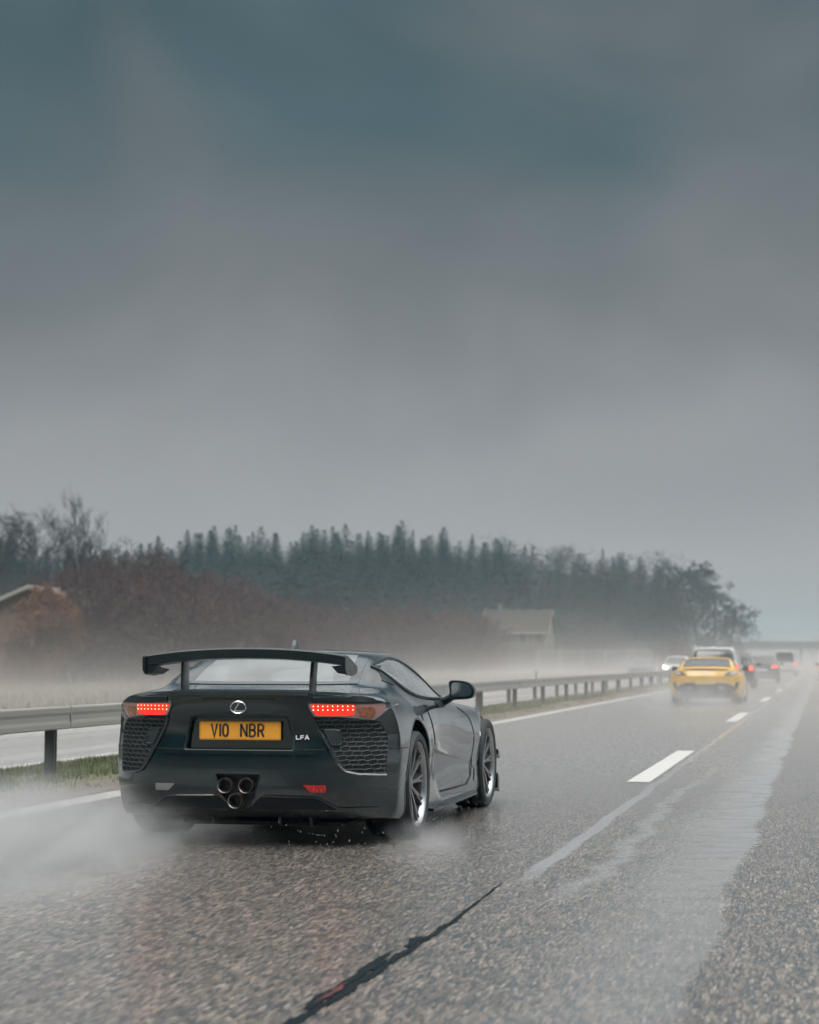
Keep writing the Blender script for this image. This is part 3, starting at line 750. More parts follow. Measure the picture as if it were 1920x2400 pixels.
    for x, wd in ((0, .30), (2.605, .26)):
        for s in (1, -1): wheel(car, x, s * (.945 - wd / 2 - .006), .346, wd, 'fine')
    return car
hero = hero_car((-3.53, 11.93, 0))

# ------------------------------------------------------------------ the other cars
def base_car(loc, rz, name, label, st, warp, paintm, wheels, wr, ww, glassm, rear_win, side_win, screen, arch=True, group=None):
    car = empty(name, loc, rz, label, name.replace('_', ' ') if name != 'sports_car' else 'car', group); car['category'] = {'sports_car': 'car', 'hatchback': 'car', 'estate_car': 'car', 'off_roader': 'car', 'camper_van': 'van'}.get(name, 'car')
    skin = loft(st, warp, .09, 4); S = Surf(skin)
    body = skin.obj('body', paintm, car, True)
    boolean(body, arch_cutters(wheels, .62, wr * 1.10, wr * 1.04)); body.data.set_sharp_from_angle(angle=R(35))
    if rear_win: S.patch(*rear_win, off=.012, thick=.014).obj('rear_window', glassm, car, True)
    for s in (1, -1):
        for sw in side_win: S.patch(sw, 'y', .012, .014, side=s).obj('side_window', glassm, car, True)
        for cx in wheels:
            ln = MB().lathe([(wr * 1.09, -.2), (wr * 1.09, .0)], 32); ln.v = [(a + cx, (b + .82) * s, c + wr * 1.04) for a, b, c in ln.v]
            ln.f = [f for f in ln.f if all(ln.v[i][2] > wr * .6 for i in f)]; ln.obj('arch_liner', M['black'], car, True)
    if screen: S.patch(screen, 'z', .012, .014).obj('windscreen', glassm, car, True)
    return car, S
def wheels_for(car, wheels, hw, wr, ww):
    for x in wheels:
        for s in (1, -1): wheel(car, x, s * (hw - ww / 2 - .01), wr, ww, 'plain')
def simple_mirror(car, x, y, z, m):
    for s in (1, -1):
        o = MB().box(x, x + .10, s * y - .09, s * y + .09, z - .06, z + .06, .03).obj('door_mirror', m, car, True)
        MB().box(x + .02, x + .07, min(s * (y - .16), s * (y - .05)), max(s * (y - .16), s * (y - .05)), z - .05, z - .025).obj('mirror_arm', M['satin'], o)
def both(P, s): return P if s > 0 else [(-a, b) for a, b in P]

M['yellow'] = paint('yellow_paint', (.62, .37, .075), False, .3, .6)
M['silver'] = paint('pale_silver_paint', (.27, .29, .30), False, .35, .5)
M['dkred'] = paint('dark_plum_paint', (.05, .03, .035), False, .3, .6)
M['dkgrey'] = paint('charcoal_paint', (.035, .045, .05), False, .3, .6)
M['white'] = paint('white_paint', (.50, .51, .51), False, .35, .4)
M['redlit'] = mat('lit_tail_lamp', (.8, .03, .02), .3, emis=(1, .10, .05), es=2.6)
M['redoff'] = mat('red_tail_lamp', (.25, .02, .02), .3, coat=.5)
M['head'] = mat('lit_headlamp', (1, .9, .8), .3, emis=(1, .78, .52), es=130)
M['platewhite'] = mat('white_plate', (.62, .60, .60), .5, var=.1)
M['plateyel'] = mat('yellow_plate', (.62, .48, .12), .5, var=.1)

def yellow_car(loc):
    st = [
     (-.98, [(0, .34), (.5, .34), (.74, .34), (.84, .38), (.90, .50), (.915, .64), (.90, .76), (.82, .86), (.62, .905), (.42, .92), (.2, .925), (0, .925)]),
     (-.80, [(0, .30), (.5, .30), (.80, .24), (.90, .26), (.95, .45), (.955, .64), (.925, .79), (.83, .885), (.62, .925), (.42, .935), (.2, .94), (0, .94)]),
     (-.35, [(0, .15), (.5, .15), (.84, .15), (.93, .20), (.965, .42), (.97, .64), (.93, .81), (.83, .90), (.68, .97), (.52, 1.00), (.3, 1.01), (0, 1.01)]),
     (.10, [(0, .14), (.5, .14), (.84, .14), (.93, .18), (.95, .42), (.96, .64), (.92, .80), (.82, .90), (.74, 1.04), (.63, 1.15), (.42, 1.19), (0, 1.20)]),
     (.60, [(0, .14), (.5, .14), (.84, .14), (.91, .18), (.90, .42), (.92, .64), (.90, .79), (.80, .88), (.73, 1.04), (.63, 1.19), (.45, 1.245), (0, 1.262)]),
     (1.0, [(0, .14), (.5, .14), (.84, .14), (.91, .18), (.90, .42), (.915, .62), (.89, .78), (.79, .87), (.70, 1.0), (.58, 1.15), (.36, 1.22), (0, 1.24)]),
     (1.45, [(0, .14), (.5, .14), (.84, .14), (.91, .18), (.90, .42), (.915, .60), (.88, .76), (.78, .84), (.70, .87), (.6, .90), (.36, .95), (0, .97)]),
     (2.6, [(0, .15), (.5, .15), (.84, .15), (.93, .19), (.95, .40), (.95, .58), (.90, .73), (.78, .79), (.66, .80), (.52, .80), (.3, .82), (0, .83)]),
     (3.2, [(0, .15), (.5, .15), (.80, .15), (.87, .19), (.89, .35), (.87, .48), (.80, .60), (.66, .65), (.5, .66), (.4, .67), (.2, .68), (0, .68)]),
     (3.62, [(0, .2), (.4, .2), (.58, .2), (.64, .23), (.65, .33), (.62, .40), (.55, .46), (.45, .50), (.35, .51), (.25, .515), (.1, .52), (0, .52)])]
    def warp(x, y, z):
        t = min(1, max(0, (-x - .2) / .78)) ** 2
        dx = t * (.30 * (abs(y) / .9) ** 3.4 + .10 * max(0, z - .75) / .2)
        if x > 2.6: dx -= (x - 2.6) * .35 * (abs(y) / .9) ** 2
        return (x + dx, y, z)
    car, S = base_car(loc, R(90), 'sports_car', 'yellow low wide coupe with dark rear window, driving ahead in the left lane', st, warp, M['yellow'], (0, 2.68), .345, .30, M['darkglass'],
        (rounded([(-.36, -.66), (-.36, .66), (.17, .57), (.17, -.57)], .08), 'z'),
        [spline([(-.05, 1.03), (.3, 1.13), (.8, 1.17), (1.25, 1.03), (1.55, .89), (.9, .89), (.3, .92)], 3)],
        rounded([(.95, -.5), (.95, .5), (1.4, .6), (1.52, 0), (1.4, -.6)], .05))
    fl = MB()
    ys = [-.60 + 1.2 * i / 20 for i in range(21)]
    for (dx, z) in ((-.02, .975), (-.035, .958), (.03, .935), (.16, .945)):
        for y in ys: fl.v.append((-.90 + dx + .28 * (abs(y) / .9) ** 3, y, z - .02 * (y / .6) ** 2))
    for k in range(4):
        for i in range(20): fl.f.append((k * 21 + i, k * 21 + i + 1, (k + 1) % 4 * 21 + i + 1, (k + 1) % 4 * 21 + i))
    fl.f += [(0, 21, 42, 63), (20, 83, 62, 41)]; fl.obj('boot_spoiler', M['yellow'], car, True)
    S.patch([(-.58, .925), (.58, .925), (.55, .905), (-.55, .905)], 'x', .004, .008).obj('spoiler_shadow_gap', M['satin'], car)
    for s in (1, -1):
        l = S.patch(both(spline([(.50, .765), (.56, .83), (.66, .872), (.80, .872), (.86, .84), (.83, .79), (.70, .765)], 3), s), 'x', .006, .012, grid=.04).obj('tail_lamp', mat('smoked_lamp', (.07, .05, .055), .2, coat=.7) if s > 0 else bpy.data.materials['smoked_lamp'], car, True)
        S.patch(both(spline([(.66, .80), (.68, .845), (.80, .85), (.82, .81)], 3), s), 'x', .009, .006).obj('lamp_lens', mat('pale_lamp_lens', (.45, .42, .40), .2) if s > 0 else bpy.data.materials['pale_lamp_lens'], l, True)
        S.patch(both([(.70, .36), (.80, .585), (.865, .60), (.86, .48), (.80, .36)], s), 'x', .006, .012, grid=.04).obj('bumper_duct', M['black'], car, True)
    S.patch([(-.78, .345), (-.72, .49), (-.56, .56), (-.30, .575), (-.26, .53), (.26, .53), (.30, .575), (.56, .56), (.72, .49), (.78, .345)], 'x', .006, .012, grid=.05).obj('rear_diffuser', M['black'], car, True)
    MB().box(-.90, -.3, -.66, .66, .15, .355, .02).obj('diffuser_box', M['black'], car)
    S.patch(rounded([(-.26, .54), (.26, .54), (.26, .635), (-.26, .635)], .01), 'x', .010, .01).obj('number_plate', M['plateyel'], car)
    for y in (.42, -.42):
        MB().box(-.99, -.80, y - .08, y + .08, .40, .47, .02).obj('exhaust_pipe', M['pipe'], car, True)
    # three-pointed emblem on the boot
    x0 = S.cast('x', 0, .80)[0].x - .006
    e = MB().tube([(x0, .05 * math.cos(2 * math.pi * k / 24), .80 + .05 * math.sin(2 * math.pi * k / 24)) for k in range(24)], .005, 5, closed=True)
    for a in (90, 210, 330): e.tube([(x0, 0, .80), (x0, .05 * math.cos(R(a)), .80 + .05 * math.sin(R(a)))], .006, 5, r2=.002)
    e.obj('boot_emblem', M['chrome'], car)
    simple_mirror(car, 1.2, .98, .945, M['dkgrey'])
    wheels_for(car, (0, 2.68), .955, .345, .30)
    return car

def box_stations(hw, h, zb, L0, L1, belt, hood, xb, rake, xr, xw, xh):
    """generic upright car. xb: x of rear face, rake: how far the roof starts ahead of it, xr roof end, xw windscreen foot, xh nose"""
    def sec(w, top, bl, rw, zb_=zb, mid=None):
        g = top - bl
        return [(0, zb_), (w * .5, zb_), (w * .86, zb_), (w * .95, zb_ + .04), (w, zb_ + (bl - zb_) * .35), (w, zb_ + (bl - zb_) * .68), (w * .985, bl - .03), (w * .93, bl + .02 * (g > .1)),
                (w * .93 + (rw - w * .93) * .45, bl + g * .5), (rw, top - .07 * min(1, g / .3)), (rw * .75, top - .01), (0, top)]
    rw = hw * .76
    return [(xb, sec(hw * .97, belt + .03, belt, hw * .8, zb + .06)), (xb + .07, sec(hw * .99, belt + .12, belt, rw, zb)), (xb + rake * .5, sec(hw, belt + (h - belt) * .62, belt, rw)),
            (xb + rake, sec(hw, h - .03, belt, rw)), (xb + rake + .5, sec(hw, h, belt, rw)), ((xb + xr) / 2 + .4, sec(hw, h, belt - .02, rw)), (xr, sec(hw, h - .05, belt - .03, rw * .98)),
            ((xr + xw) / 2, sec(hw, (h + hood) / 2 + .03, belt - .05, rw)), (xw, sec(hw, hood + .02, hood - .08, hw * .84)), (xw + (xh - xw) * .6, sec(hw * .985, hood - .03, hood - .12, hw * .8)),
            (xh - .1, sec(hw * .93, hood - .16, hood - .24, hw * .72)), (xh, sec(hw * .86, hood - .30, hood - .38, hw * .62))]
def box_car(name, loc, rz, label, pm, hw=.91, h=1.46, zb=.22, belt=.93, hood=.92, xb=-.82, rake=.42, xr=1.5, xw=2.15, xh=3.35, wb=2.6, wr=.32, rails=False, lamp='tall', plate='platewhite', lit=True, front=False, window_h=None, group=None):
    st = box_stations(hw, h, zb, 0, 0, belt, hood, xb, rake, xr, xw, xh)
    def warp(x, y, z):
        dx = 0
        if x < 0: dx += min(1, -x / .7) ** 2 * .16 * (abs(y) / hw) ** 4
        if x > wb: dx -= (x - wb) * .5 * (abs(y) / hw) ** 3
        return (x + dx, y, z)
    g = h - belt; w0 = hw * .78
    rw = [(-hw * .80, belt + .05), (hw * .80, belt + .05), (hw * .70, belt + g * .78), (hw * .55, belt + g * .86), (-hw * .55, belt + g * .86), (-hw * .70, belt + g * .78)]
    car, S = base_car(loc, rz, name, label, st, warp, pm, (0, wb), wr, .22, M['darkglass'], (rounded(rw, .05), 'x'),
        [rounded([(xb + rake * .9 + .05, belt + .06), (xb + rake + .25, h - .16), (xr - .15, h - .15), (xw - .22, hood + .08), (xr - .2, belt + .02)], .05)],
        rounded([(xr + .05, -w0 * .85), (xr + .05, w0 * .85), (xw - .06, w0), (xw - .02, 0), (xw - .06, -w0)], .05), group=group)
    for s in (1, -1):
        if lamp == 'tall': P = [(hw * .74, belt - .20), (hw * .70, belt - .02), (hw * .90, belt + .03), (hw * .95, belt - .06), (hw * .95, belt - .22)]
        else: P = [(hw * .50, belt - .16), (hw * .48, belt - .05), (hw * .92, belt - .02), (hw * .95, belt - .09), (hw * .93, belt - .17)]
        l = S.patch(both(P, s), 'x', .008, .014, grid=.06).obj('tail_lamp', M['redoff'], car, True)
        cx = sum(p[0] for p in P) / len(P); cz = sum(p[1] for p in P) / len(P)
        if lit: S.patch(both([(cx + (a - cx) * .82, cz + (b - cz) * .75) for a, b in P], s), 'x', .012, .008, grid=.06).obj('lamp_lens', M['redlit'], l, True)
        S.patch(both([(hw * .70, zb + .14), (hw * .70, zb + .18), (hw * .88, zb + .18), (hw * .88, zb + .14)], s), 'x', .006, .01).obj('bumper_reflector', M['reflector'], car)
        hx = [(hw * .58, hood - .26), (hw * .56, hood - .16), (hw * .84, hood - .10), (hw * .86, hood - .22)]
        S.patch(both(hx, s), 'x', .006, .01, side=-1).obj('headlamp', M['head'] if front else M['reflgrey'], car, True)
    S.patch(rounded([(-.26, belt - .33), (.26, belt - .33), (.26, belt - .22), (-.26, belt - .22)], .01), 'x', .008, .01).obj('number_plate', M[plate], car)
    S.patch(rounded([(-hw * .86, zb + .08), (hw * .86, zb + .08), (hw * .84, zb + .17), (-hw * .84, zb + .17)], .02), 'x', .010, .014).obj('rear_bumper', M['satin'], car, True)
    S.patch(rounded([(-.45, zb + .12), (.45, zb + .12), (.48, hood - .28), (-.48, hood - .28)], .03), 'x', .006, .01, side=-1).obj('front_grille', M['satin'], car, True)
    if rails:
        for s in (1, -1):
            MB().tube([(xb + rake + .1, s * hw * .70, h - .03), (xb + rake + .2, s * hw * .70, h + .04), (xr - .1, s * hw * .70, h + .04), (xr, s * hw * .70, h - .03)], .018, 6).obj('roof_rail', M['chrome'], car, True)
    MB().prism([(xb + rake + .12, h - .02), (xb + rake + .16, h + .06), (xb + rake + .22, h + .06), (xb + rake + .34, h - .01)], 'y', -.02, .02).obj('roof_antenna', pm, car)
    simple_mirror(car, xw - .35, hw + .10, belt + .06, pm)
    MB().box(-.5, wb + .5, -hw * .8, hw * .8, zb - .03, zb + .02).obj('undertray', M['black'], car)
    wheels_for(car, (0, wb), hw, wr, .22)
    return car
def rear_at(X, Yrear, xb): return (X, Yrear - xb, 0)   # put the tail at Yrear
yellow_car((-3.10, 51.3, 0))
box_car('off_roader', rear_at(-3.95, 69, -.92), R(90), 'pale silver off-roader with roof rails, directly ahead of the yellow coupe', M['silver'], hw=.96, h=1.68, zb=.30, belt=1.04, hood=1.06, xb=-.92, rake=.34, xr=1.7, xw=2.35, xh=3.6, wb=2.8, wr=.37, rails=True)
box_car('estate_car', rear_at(-3.80, 80, -.95), R(90), 'dark estate car with large brake lamp, half hidden behind the silver off-roader', M['dkred'], hw=.93, h=1.50, zb=.24, belt=.96, hood=.96, xb=-.95, rake=.32, xr=1.6, xw=2.25, xh=3.5, wb=2.75, wr=.34)
box_car('hatchback', rear_at(-3.24, 102, -.85), R(90), 'charcoal hatchback with pale number plate, between the dark estate and the white van', M['dkgrey'], hw=.90, h=1.46, zb=.22, belt=.96, hood=.95, xb=-.85, rake=.40, xr=1.45, xw=2.1, xh=3.3, wb=2.55, wr=.33, lamp='wide')
box_car('camper_van', rear_at(-3.05, 152, -1.0), R(90), 'white high-roofed van fading into the mist, farthest vehicle in the left lane', M['white'], hw=.93, h=2.0, zb=.30, belt=1.05, hood=1.1, xb=-1.0, rake=.10, xr=2.2, xw=2.8, xh=3.7, wb=3.0, wr=.35, lamp='tall', lit=True)
box_car('hatchback', rear_at(.60, 104, -.85), R(90), 'dark car with red lamp cut off by the right picture edge', M['dkgrey'], hw=.88, h=1.44, xb=-.85, wb=2.5, lamp='tall')
box_car('estate_car', (-9.9, 131, 0), R(-90), 'white oncoming car with bright headlamps beyond the crash barrier', M['white'], hw=.91, h=1.52, front=True, lit=False)
box_car('hatchback', (-14.2, 150, 0), R(-90), 'grey oncoming car lost in spray beyond the crash barrier, no lamps', M['dkgrey'], hw=.89, h=1.42, front=False, lit=False)

# ------------------------------------------------------------------ ground, roads, markings
def sheet(name, x0, x1, y0, y1, z, m, nx=1, ny=1, zf=None, kind='structure'):
    mb = MB()
    for i in range(nx + 1):
        for j in range(ny + 1):
            x = x0 + (x1 - x0) * i / nx; y = y0 + (y1 - y0) * j / ny
            mb.v.append((x, y, z + (zf(x, y) if zf else 0)))
    for i in range(nx):
        for j in range(ny):
            a = i * (ny + 1) + j; mb.f.append((a, a + ny + 1, a + ny + 2, a + 1))
    o = link(name, mb.mesh(name, False), m, None, True); return tag(o, kind=kind)

def posnode(t):
    c = N(t, 'ShaderNodeTexCoord'); s = N(t, 'ShaderNodeSeparateXYZ'); L(t, c.outputs['Object'], s.inputs[0]); return c.outputs['Object'], s.outputs[0], s.outputs[1], s.outputs[2]
def noise(t, vec, scale, detail=3, st=(1, 1, 1), rough=.5, dist=0, loc=(0, 0, 0)):
    m = N(t, 'ShaderNodeMapping', inp={3: st, 1: loc}); L(t, vec, m.inputs[0])
    n = N(t, 'ShaderNodeTexNoise', inp={'Scale': scale, 'Detail': detail, 'Roughness': rough, 'Distortion': dist}); L(t, m.outputs[0], n.inputs['Vector']); return n.outputs[0]
def sstep(t, x, a, b):
    m = N(t, 'ShaderNodeMapRange', interpolation_type='SMOOTHSTEP'); m.inputs[1].default_value = a; m.inputs[2].default_value = b
    L(t, x, m.inputs[0]); return m.outputs[0]
def asphalt(name, side):
    m, t, b = newmat(name); vec, X, Y, Zc = posnode(t)
    st = (1, .12, 1)
    # aggregate: stones of several tones in a dark binder
    v = N(t, 'ShaderNodeTexVoronoi', inp={'Scale': 135}); mpv = N(t, 'ShaderNodeMapping', inp={3: st}); L(t, vec, mpv.inputs[0]); L(t, mpv.outputs[0], v.inputs['Vector'])
    sepc = N(t, 'ShaderNodeSeparateColor'); L(t, v.outputs['Color'], sepc.inputs[0])
    stone = ramp(t, sepc.outputs[0], [(0, (.014, .026, .032)), (.26, (.035, .045, .048)), (.50, (.125, .102, .084)), (.78, (.205, .165, .132)), (.94, (.29, .24, .20)), (1, (.40, .36, .32))])
    n1 = noise(t, vec, 26, 4, st, .65)
    stone = mixc(t, math_(t, 'MULTIPLY', sstep(t, n1, .36, .62), .9), mixc(t, .42, stone, (.03, .038, .042)), stone)
    n2 = noise(t, vec, 1.1, 3, (1, .25, 1))
    stone = mixc(t, sstep(t, n2, .3, .7), mixc(t, .15, stone, (.03, .034, .036)), stone)
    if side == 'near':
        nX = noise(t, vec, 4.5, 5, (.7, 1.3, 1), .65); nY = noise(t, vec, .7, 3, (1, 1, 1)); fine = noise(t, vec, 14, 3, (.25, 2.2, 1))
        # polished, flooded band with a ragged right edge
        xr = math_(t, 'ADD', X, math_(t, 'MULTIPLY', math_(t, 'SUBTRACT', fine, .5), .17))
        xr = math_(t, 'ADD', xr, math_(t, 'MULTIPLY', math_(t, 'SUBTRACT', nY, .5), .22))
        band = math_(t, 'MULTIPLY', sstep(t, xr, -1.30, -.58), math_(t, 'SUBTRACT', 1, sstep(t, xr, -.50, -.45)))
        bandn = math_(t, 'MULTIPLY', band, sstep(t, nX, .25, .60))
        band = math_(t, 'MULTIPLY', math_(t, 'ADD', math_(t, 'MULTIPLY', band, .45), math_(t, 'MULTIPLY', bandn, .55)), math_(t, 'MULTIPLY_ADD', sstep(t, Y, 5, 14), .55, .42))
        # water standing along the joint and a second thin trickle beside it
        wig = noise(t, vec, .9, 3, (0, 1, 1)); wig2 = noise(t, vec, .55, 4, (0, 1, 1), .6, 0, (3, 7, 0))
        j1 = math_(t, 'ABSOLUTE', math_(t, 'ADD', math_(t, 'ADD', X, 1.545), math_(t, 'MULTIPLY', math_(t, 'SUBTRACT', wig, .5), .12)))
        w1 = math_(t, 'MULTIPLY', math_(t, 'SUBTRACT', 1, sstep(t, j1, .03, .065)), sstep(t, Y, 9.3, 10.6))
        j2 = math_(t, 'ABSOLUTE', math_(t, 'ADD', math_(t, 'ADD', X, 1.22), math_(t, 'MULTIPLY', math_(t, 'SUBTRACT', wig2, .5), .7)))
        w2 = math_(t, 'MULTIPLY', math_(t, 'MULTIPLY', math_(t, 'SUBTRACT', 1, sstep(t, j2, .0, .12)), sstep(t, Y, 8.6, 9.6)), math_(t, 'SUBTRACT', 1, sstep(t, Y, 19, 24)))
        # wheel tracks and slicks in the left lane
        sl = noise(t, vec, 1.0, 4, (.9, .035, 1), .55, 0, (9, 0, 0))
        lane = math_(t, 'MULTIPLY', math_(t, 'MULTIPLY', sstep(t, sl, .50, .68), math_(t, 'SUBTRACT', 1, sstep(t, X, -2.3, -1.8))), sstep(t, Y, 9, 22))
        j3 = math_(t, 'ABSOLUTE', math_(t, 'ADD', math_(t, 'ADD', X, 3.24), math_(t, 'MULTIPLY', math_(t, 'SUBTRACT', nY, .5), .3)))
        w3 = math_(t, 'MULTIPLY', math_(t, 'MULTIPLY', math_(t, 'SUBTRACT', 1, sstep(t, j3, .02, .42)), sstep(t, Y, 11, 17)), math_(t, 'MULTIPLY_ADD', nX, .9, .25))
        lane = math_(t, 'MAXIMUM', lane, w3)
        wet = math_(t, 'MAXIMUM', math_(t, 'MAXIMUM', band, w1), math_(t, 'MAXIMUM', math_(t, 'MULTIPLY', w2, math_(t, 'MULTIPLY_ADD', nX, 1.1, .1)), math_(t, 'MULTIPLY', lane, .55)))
        wet = math_(t, 'MAXIMUM', wet, math_(t, 'MULTIPLY', math_(t, 'MULTIPLY', sstep(t, Y, 9, 22), math_(t, 'MULTIPLY_ADD', n1, .4, .2)), math_(t, 'SUBTRACT', 1, math_(t, 'MULTIPLY', sstep(t, xr, -.50, -.44), .5))))  # wet share grows with distance, painting the middle road lighter
        damp = math_(t, 'SUBTRACT', 1, math_(t, 'MULTIPLY', sstep(t, xr, -.50, -.42), .6))
    else:
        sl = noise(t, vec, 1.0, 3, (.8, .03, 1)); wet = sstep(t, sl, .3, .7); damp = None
    col = mixc(t, math_(t, 'MULTIPLY', wet, .75), stone, (.33, .332, .33))  # pale grey where wet: sky sheen put into the base colour
    if side != 'near': col = mixc(t, .8, col, (.42, .42, .41))  # opposite carriageway paled: wet sheen and lit spray put into its colour
    L(t, col, b.inputs['Base Color'])
    ro = math_(t, 'SUBTRACT', math_(t, 'MULTIPLY_ADD', n1, .16, .27), math_(t, 'MULTIPLY', wet, .19), clamp=True)
    L(t, ro, b.inputs['Roughness']); b.inputs['Specular IOR Level'].default_value = .6
    # rain film over the stones
    L(t, math_(t, 'MULTIPLY_ADD', wet, .3, .75, clamp=True), b.inputs['Coat Weight']); b.inputs['Coat IOR'].default_value = 1.5
    L(t, math_(t, 'MULTIPLY_ADD', wet, -.14, .26), b.inputs['Coat Roughness'])
    bp = N(t, 'ShaderNodeBump', inp={'Distance': .012}); L(t, math_(t, 'SUBTRACT', 1, v.outputs['Distance']), bp.inputs['Height'])
    L(t, math_(t, 'MULTIPLY', math_(t, 'SUBTRACT', 1.02, wet), .38), bp.inputs['Strength']); L(t, bp.outputs[0], b.inputs['Normal'])
    return m
gm, gt, gb = newmat('meadow'); vec, X, Y, Zc = posnode(gt)
L(gt, mixc(gt, sstep(gt, noise(gt, vec, .25, 5), .35, .65), (.055, .062, .028), (.085, .070, .045)), gb.inputs['Base Color']); gb.inputs['Roughness'].default_value = .9
def gz(x, y):
    d = max(0, -x - 24); e = max(0, x - 9)
    return min(2.2, d * .03) + min(1.5, e * .05) - .06
sheet('ground', -1500, 1500, -300, 1700, 0, gm, 100, 66, lambda x, y: (min(3, max(0, (-x - 60)) * .02) + min(2, max(0, x - 40) * .02) - .12))
sheet('road', -6.42, 7.6, -40, 1200, 0, asphalt('wet_asphalt', 'near'))
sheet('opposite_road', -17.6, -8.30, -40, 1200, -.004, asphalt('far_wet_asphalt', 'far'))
pm = mat('road_paint', (.43, .43, .415), .45, var=.06, vscale=6, bump=.2, bscale=90)
for i in range(24):
    y0 = 17.75 + 18.15 * i
    if i: y0 += 0
    mb = MB(); n = 6
    for k in range(n + 1):
        y = y0 + 6.35 * k / n; mb.v += [(-1.845, y, .004), (-1.625, y, .004)]
    for k in range(n): mb.f.append((2 * k, 2 * k + 1, 2 * k + 3, 2 * k + 2))
    tag(mb.obj('lane_marking', pm, fix=False), kind='structure')
sheet('edge_marking', -6.13, -5.83, -30, 1200, .004, mat('worn_road_paint', (.34, .335, .315), .45, var=.1, vscale=3), 1, 1)
sheet('opposite_edge_marking', -8.72, -8.50, -30, 1200, .001, pm)
sheet('opposite_far_edge_marking', -16.5, -16.25, -30, 1200, .001, pm)
sheet('right_edge_marking', 5.5, 5.8, -30, 1200, .004, pm)
for i in range(30):
    y0 = 9 + 18 * i; tag(MB().add([(-12.55, y0, .001), (-12.35, y0, .001), (-12.35, y0 + 6, .001), (-12.55, y0 + 6, .001)], [(0, 1, 2, 3)]).obj('opposite_lane_marking', pm, fix=False), kind='structure')
# open joint, filled with black bitumen in the foreground
tarm = mat('bitumen', (.001, .006, .009), .6, bump=.5, bscale=90, spec=.12)
J = [(-1.665, 4.2), (-1.66, 5.0), (-1.652, 5.8), (-1.64, 6.06), (-1.632, 6.57), (-1.625, 7.08), (-1.612, 7.55), (-1.61, 8.08), (-1.62, 8.57), (-1.63, 9.16), (-1.64, 9.6)]
W_ = [.012, .015, .020, .025, .026, .019, .011, .017, .007, .006, .002]
rr = random.Random(3); mb = MB(); Q = []
for k in range(len(J) - 1):
    for q in range(26):
        f = q / 26; Q.append((J[k][0] + (J[k + 1][0] - J[k][0]) * f, J[k][1] + (J[k + 1][1] - J[k][1]) * f, W_[k] + (W_[k + 1] - W_[k]) * f))
for x, y, wd in Q:
    e1 = 1 + .35 * math.sin(y * 9) + .25 * math.sin(y * 23 + 1) + rr.uniform(-.35, .35); e2 = .8 + .25 * math.sin(y * 13 + 2) + rr.uniform(-.3, .3)
    mb.v += [(x - wd * e1, y, .004), (x + wd * e2, y, .004)]
for k in range(len(Q) - 1): mb.f.append((2 * k, 2 * k + 1, 2 * k + 3, 2 * k + 2))
tag(mb.obj('joint_filler', tarm, fix=False), kind='structure')
def blot(cx, cy, rx, ry, m, name, seed, z=.006):
    r_ = random.Random(seed); n = 40; ph = [r_.uniform(0, 6.28) for _ in range(4)]
    mb = MB(); mb.v = [(cx, cy, z)]
    for k in range(n):
        a = 2 * math.pi * k / n; q = 1 + .22 * math.sin(3 * a + ph[0]) + .16 * math.sin(5 * a + ph[1]) + .14 * math.sin(9 * a + ph[2]) + r_.uniform(-.1, .1)
        mb.v.append((cx + rx * q * math.cos(a), cy + ry * q * math.sin(a), z))
    mb.f = [(0, 1 + k, 1 + (k + 1) % n) for k in range(n)]
    return tag(mb.obj(name, m, fix=False), kind='structure')
blot(-1.672, 6.75, .024, .42, tarm, 'bitumen_blot', 1); blot(-1.645, 7.5, .026, .15, tarm, 'bitumen_blot', 2); blot(-1.682, 6.2, .02, .25, tarm, 'bitumen_blot', 5)
redm = mat('red_stain', (.10, .012, .014), .5, col2=(.01, .008, .010), vscale=22)
blot(-1.668, 6.3, .013, .17, redm, 'red_stain', 8, .008)

# median of soil and grass
md, mt_, mb_ = newmat('median_soil'); vec, X, Y, Zc = posnode(mt_)
gmask = math_(mt_, 'MULTIPLY', sstep(mt_, math_(mt_, 'ADD', math_(mt_, 'MULTIPLY', X, -1), math_(mt_, 'MULTIPLY', noise(mt_, vec, 2.2, 4), .9)), 6.95, 7.35), 1)
soil = mixc(mt_, noise(mt_, vec, 9, 5, (1, .5, 1)), (.045, .038, .03), (.15, .125, .10))
grs = mixc(mt_, noise(mt_, vec, 5, 4), (.06, .085, .028), (.13, .135, .055))
L(mt_, mixc(mt_, gmask, soil, grs), mb_.inputs['Base Color']); mb_.inputs['Roughness'].default_value = .85
bp = N(mt_, 'ShaderNodeBump', inp={'Strength': .8, 'Distance': .05}); L(mt_, noise(mt_, vec, 14, 4), bp.inputs['Height']); L(mt_, bp.outputs[0], mb_.inputs['Normal'])
sheet('median', -8.30, -6.15, -40, 1200, .006, md, 12, 500, lambda x, y: .05 * math.sin(math.pi * (x + 8.3) / 2.15) + .012 * math.sin(y * 2.1 + x * 3) * math.sin(math.pi * (x + 8.3) / 2.15))
rg = np.random.default_rng(5)
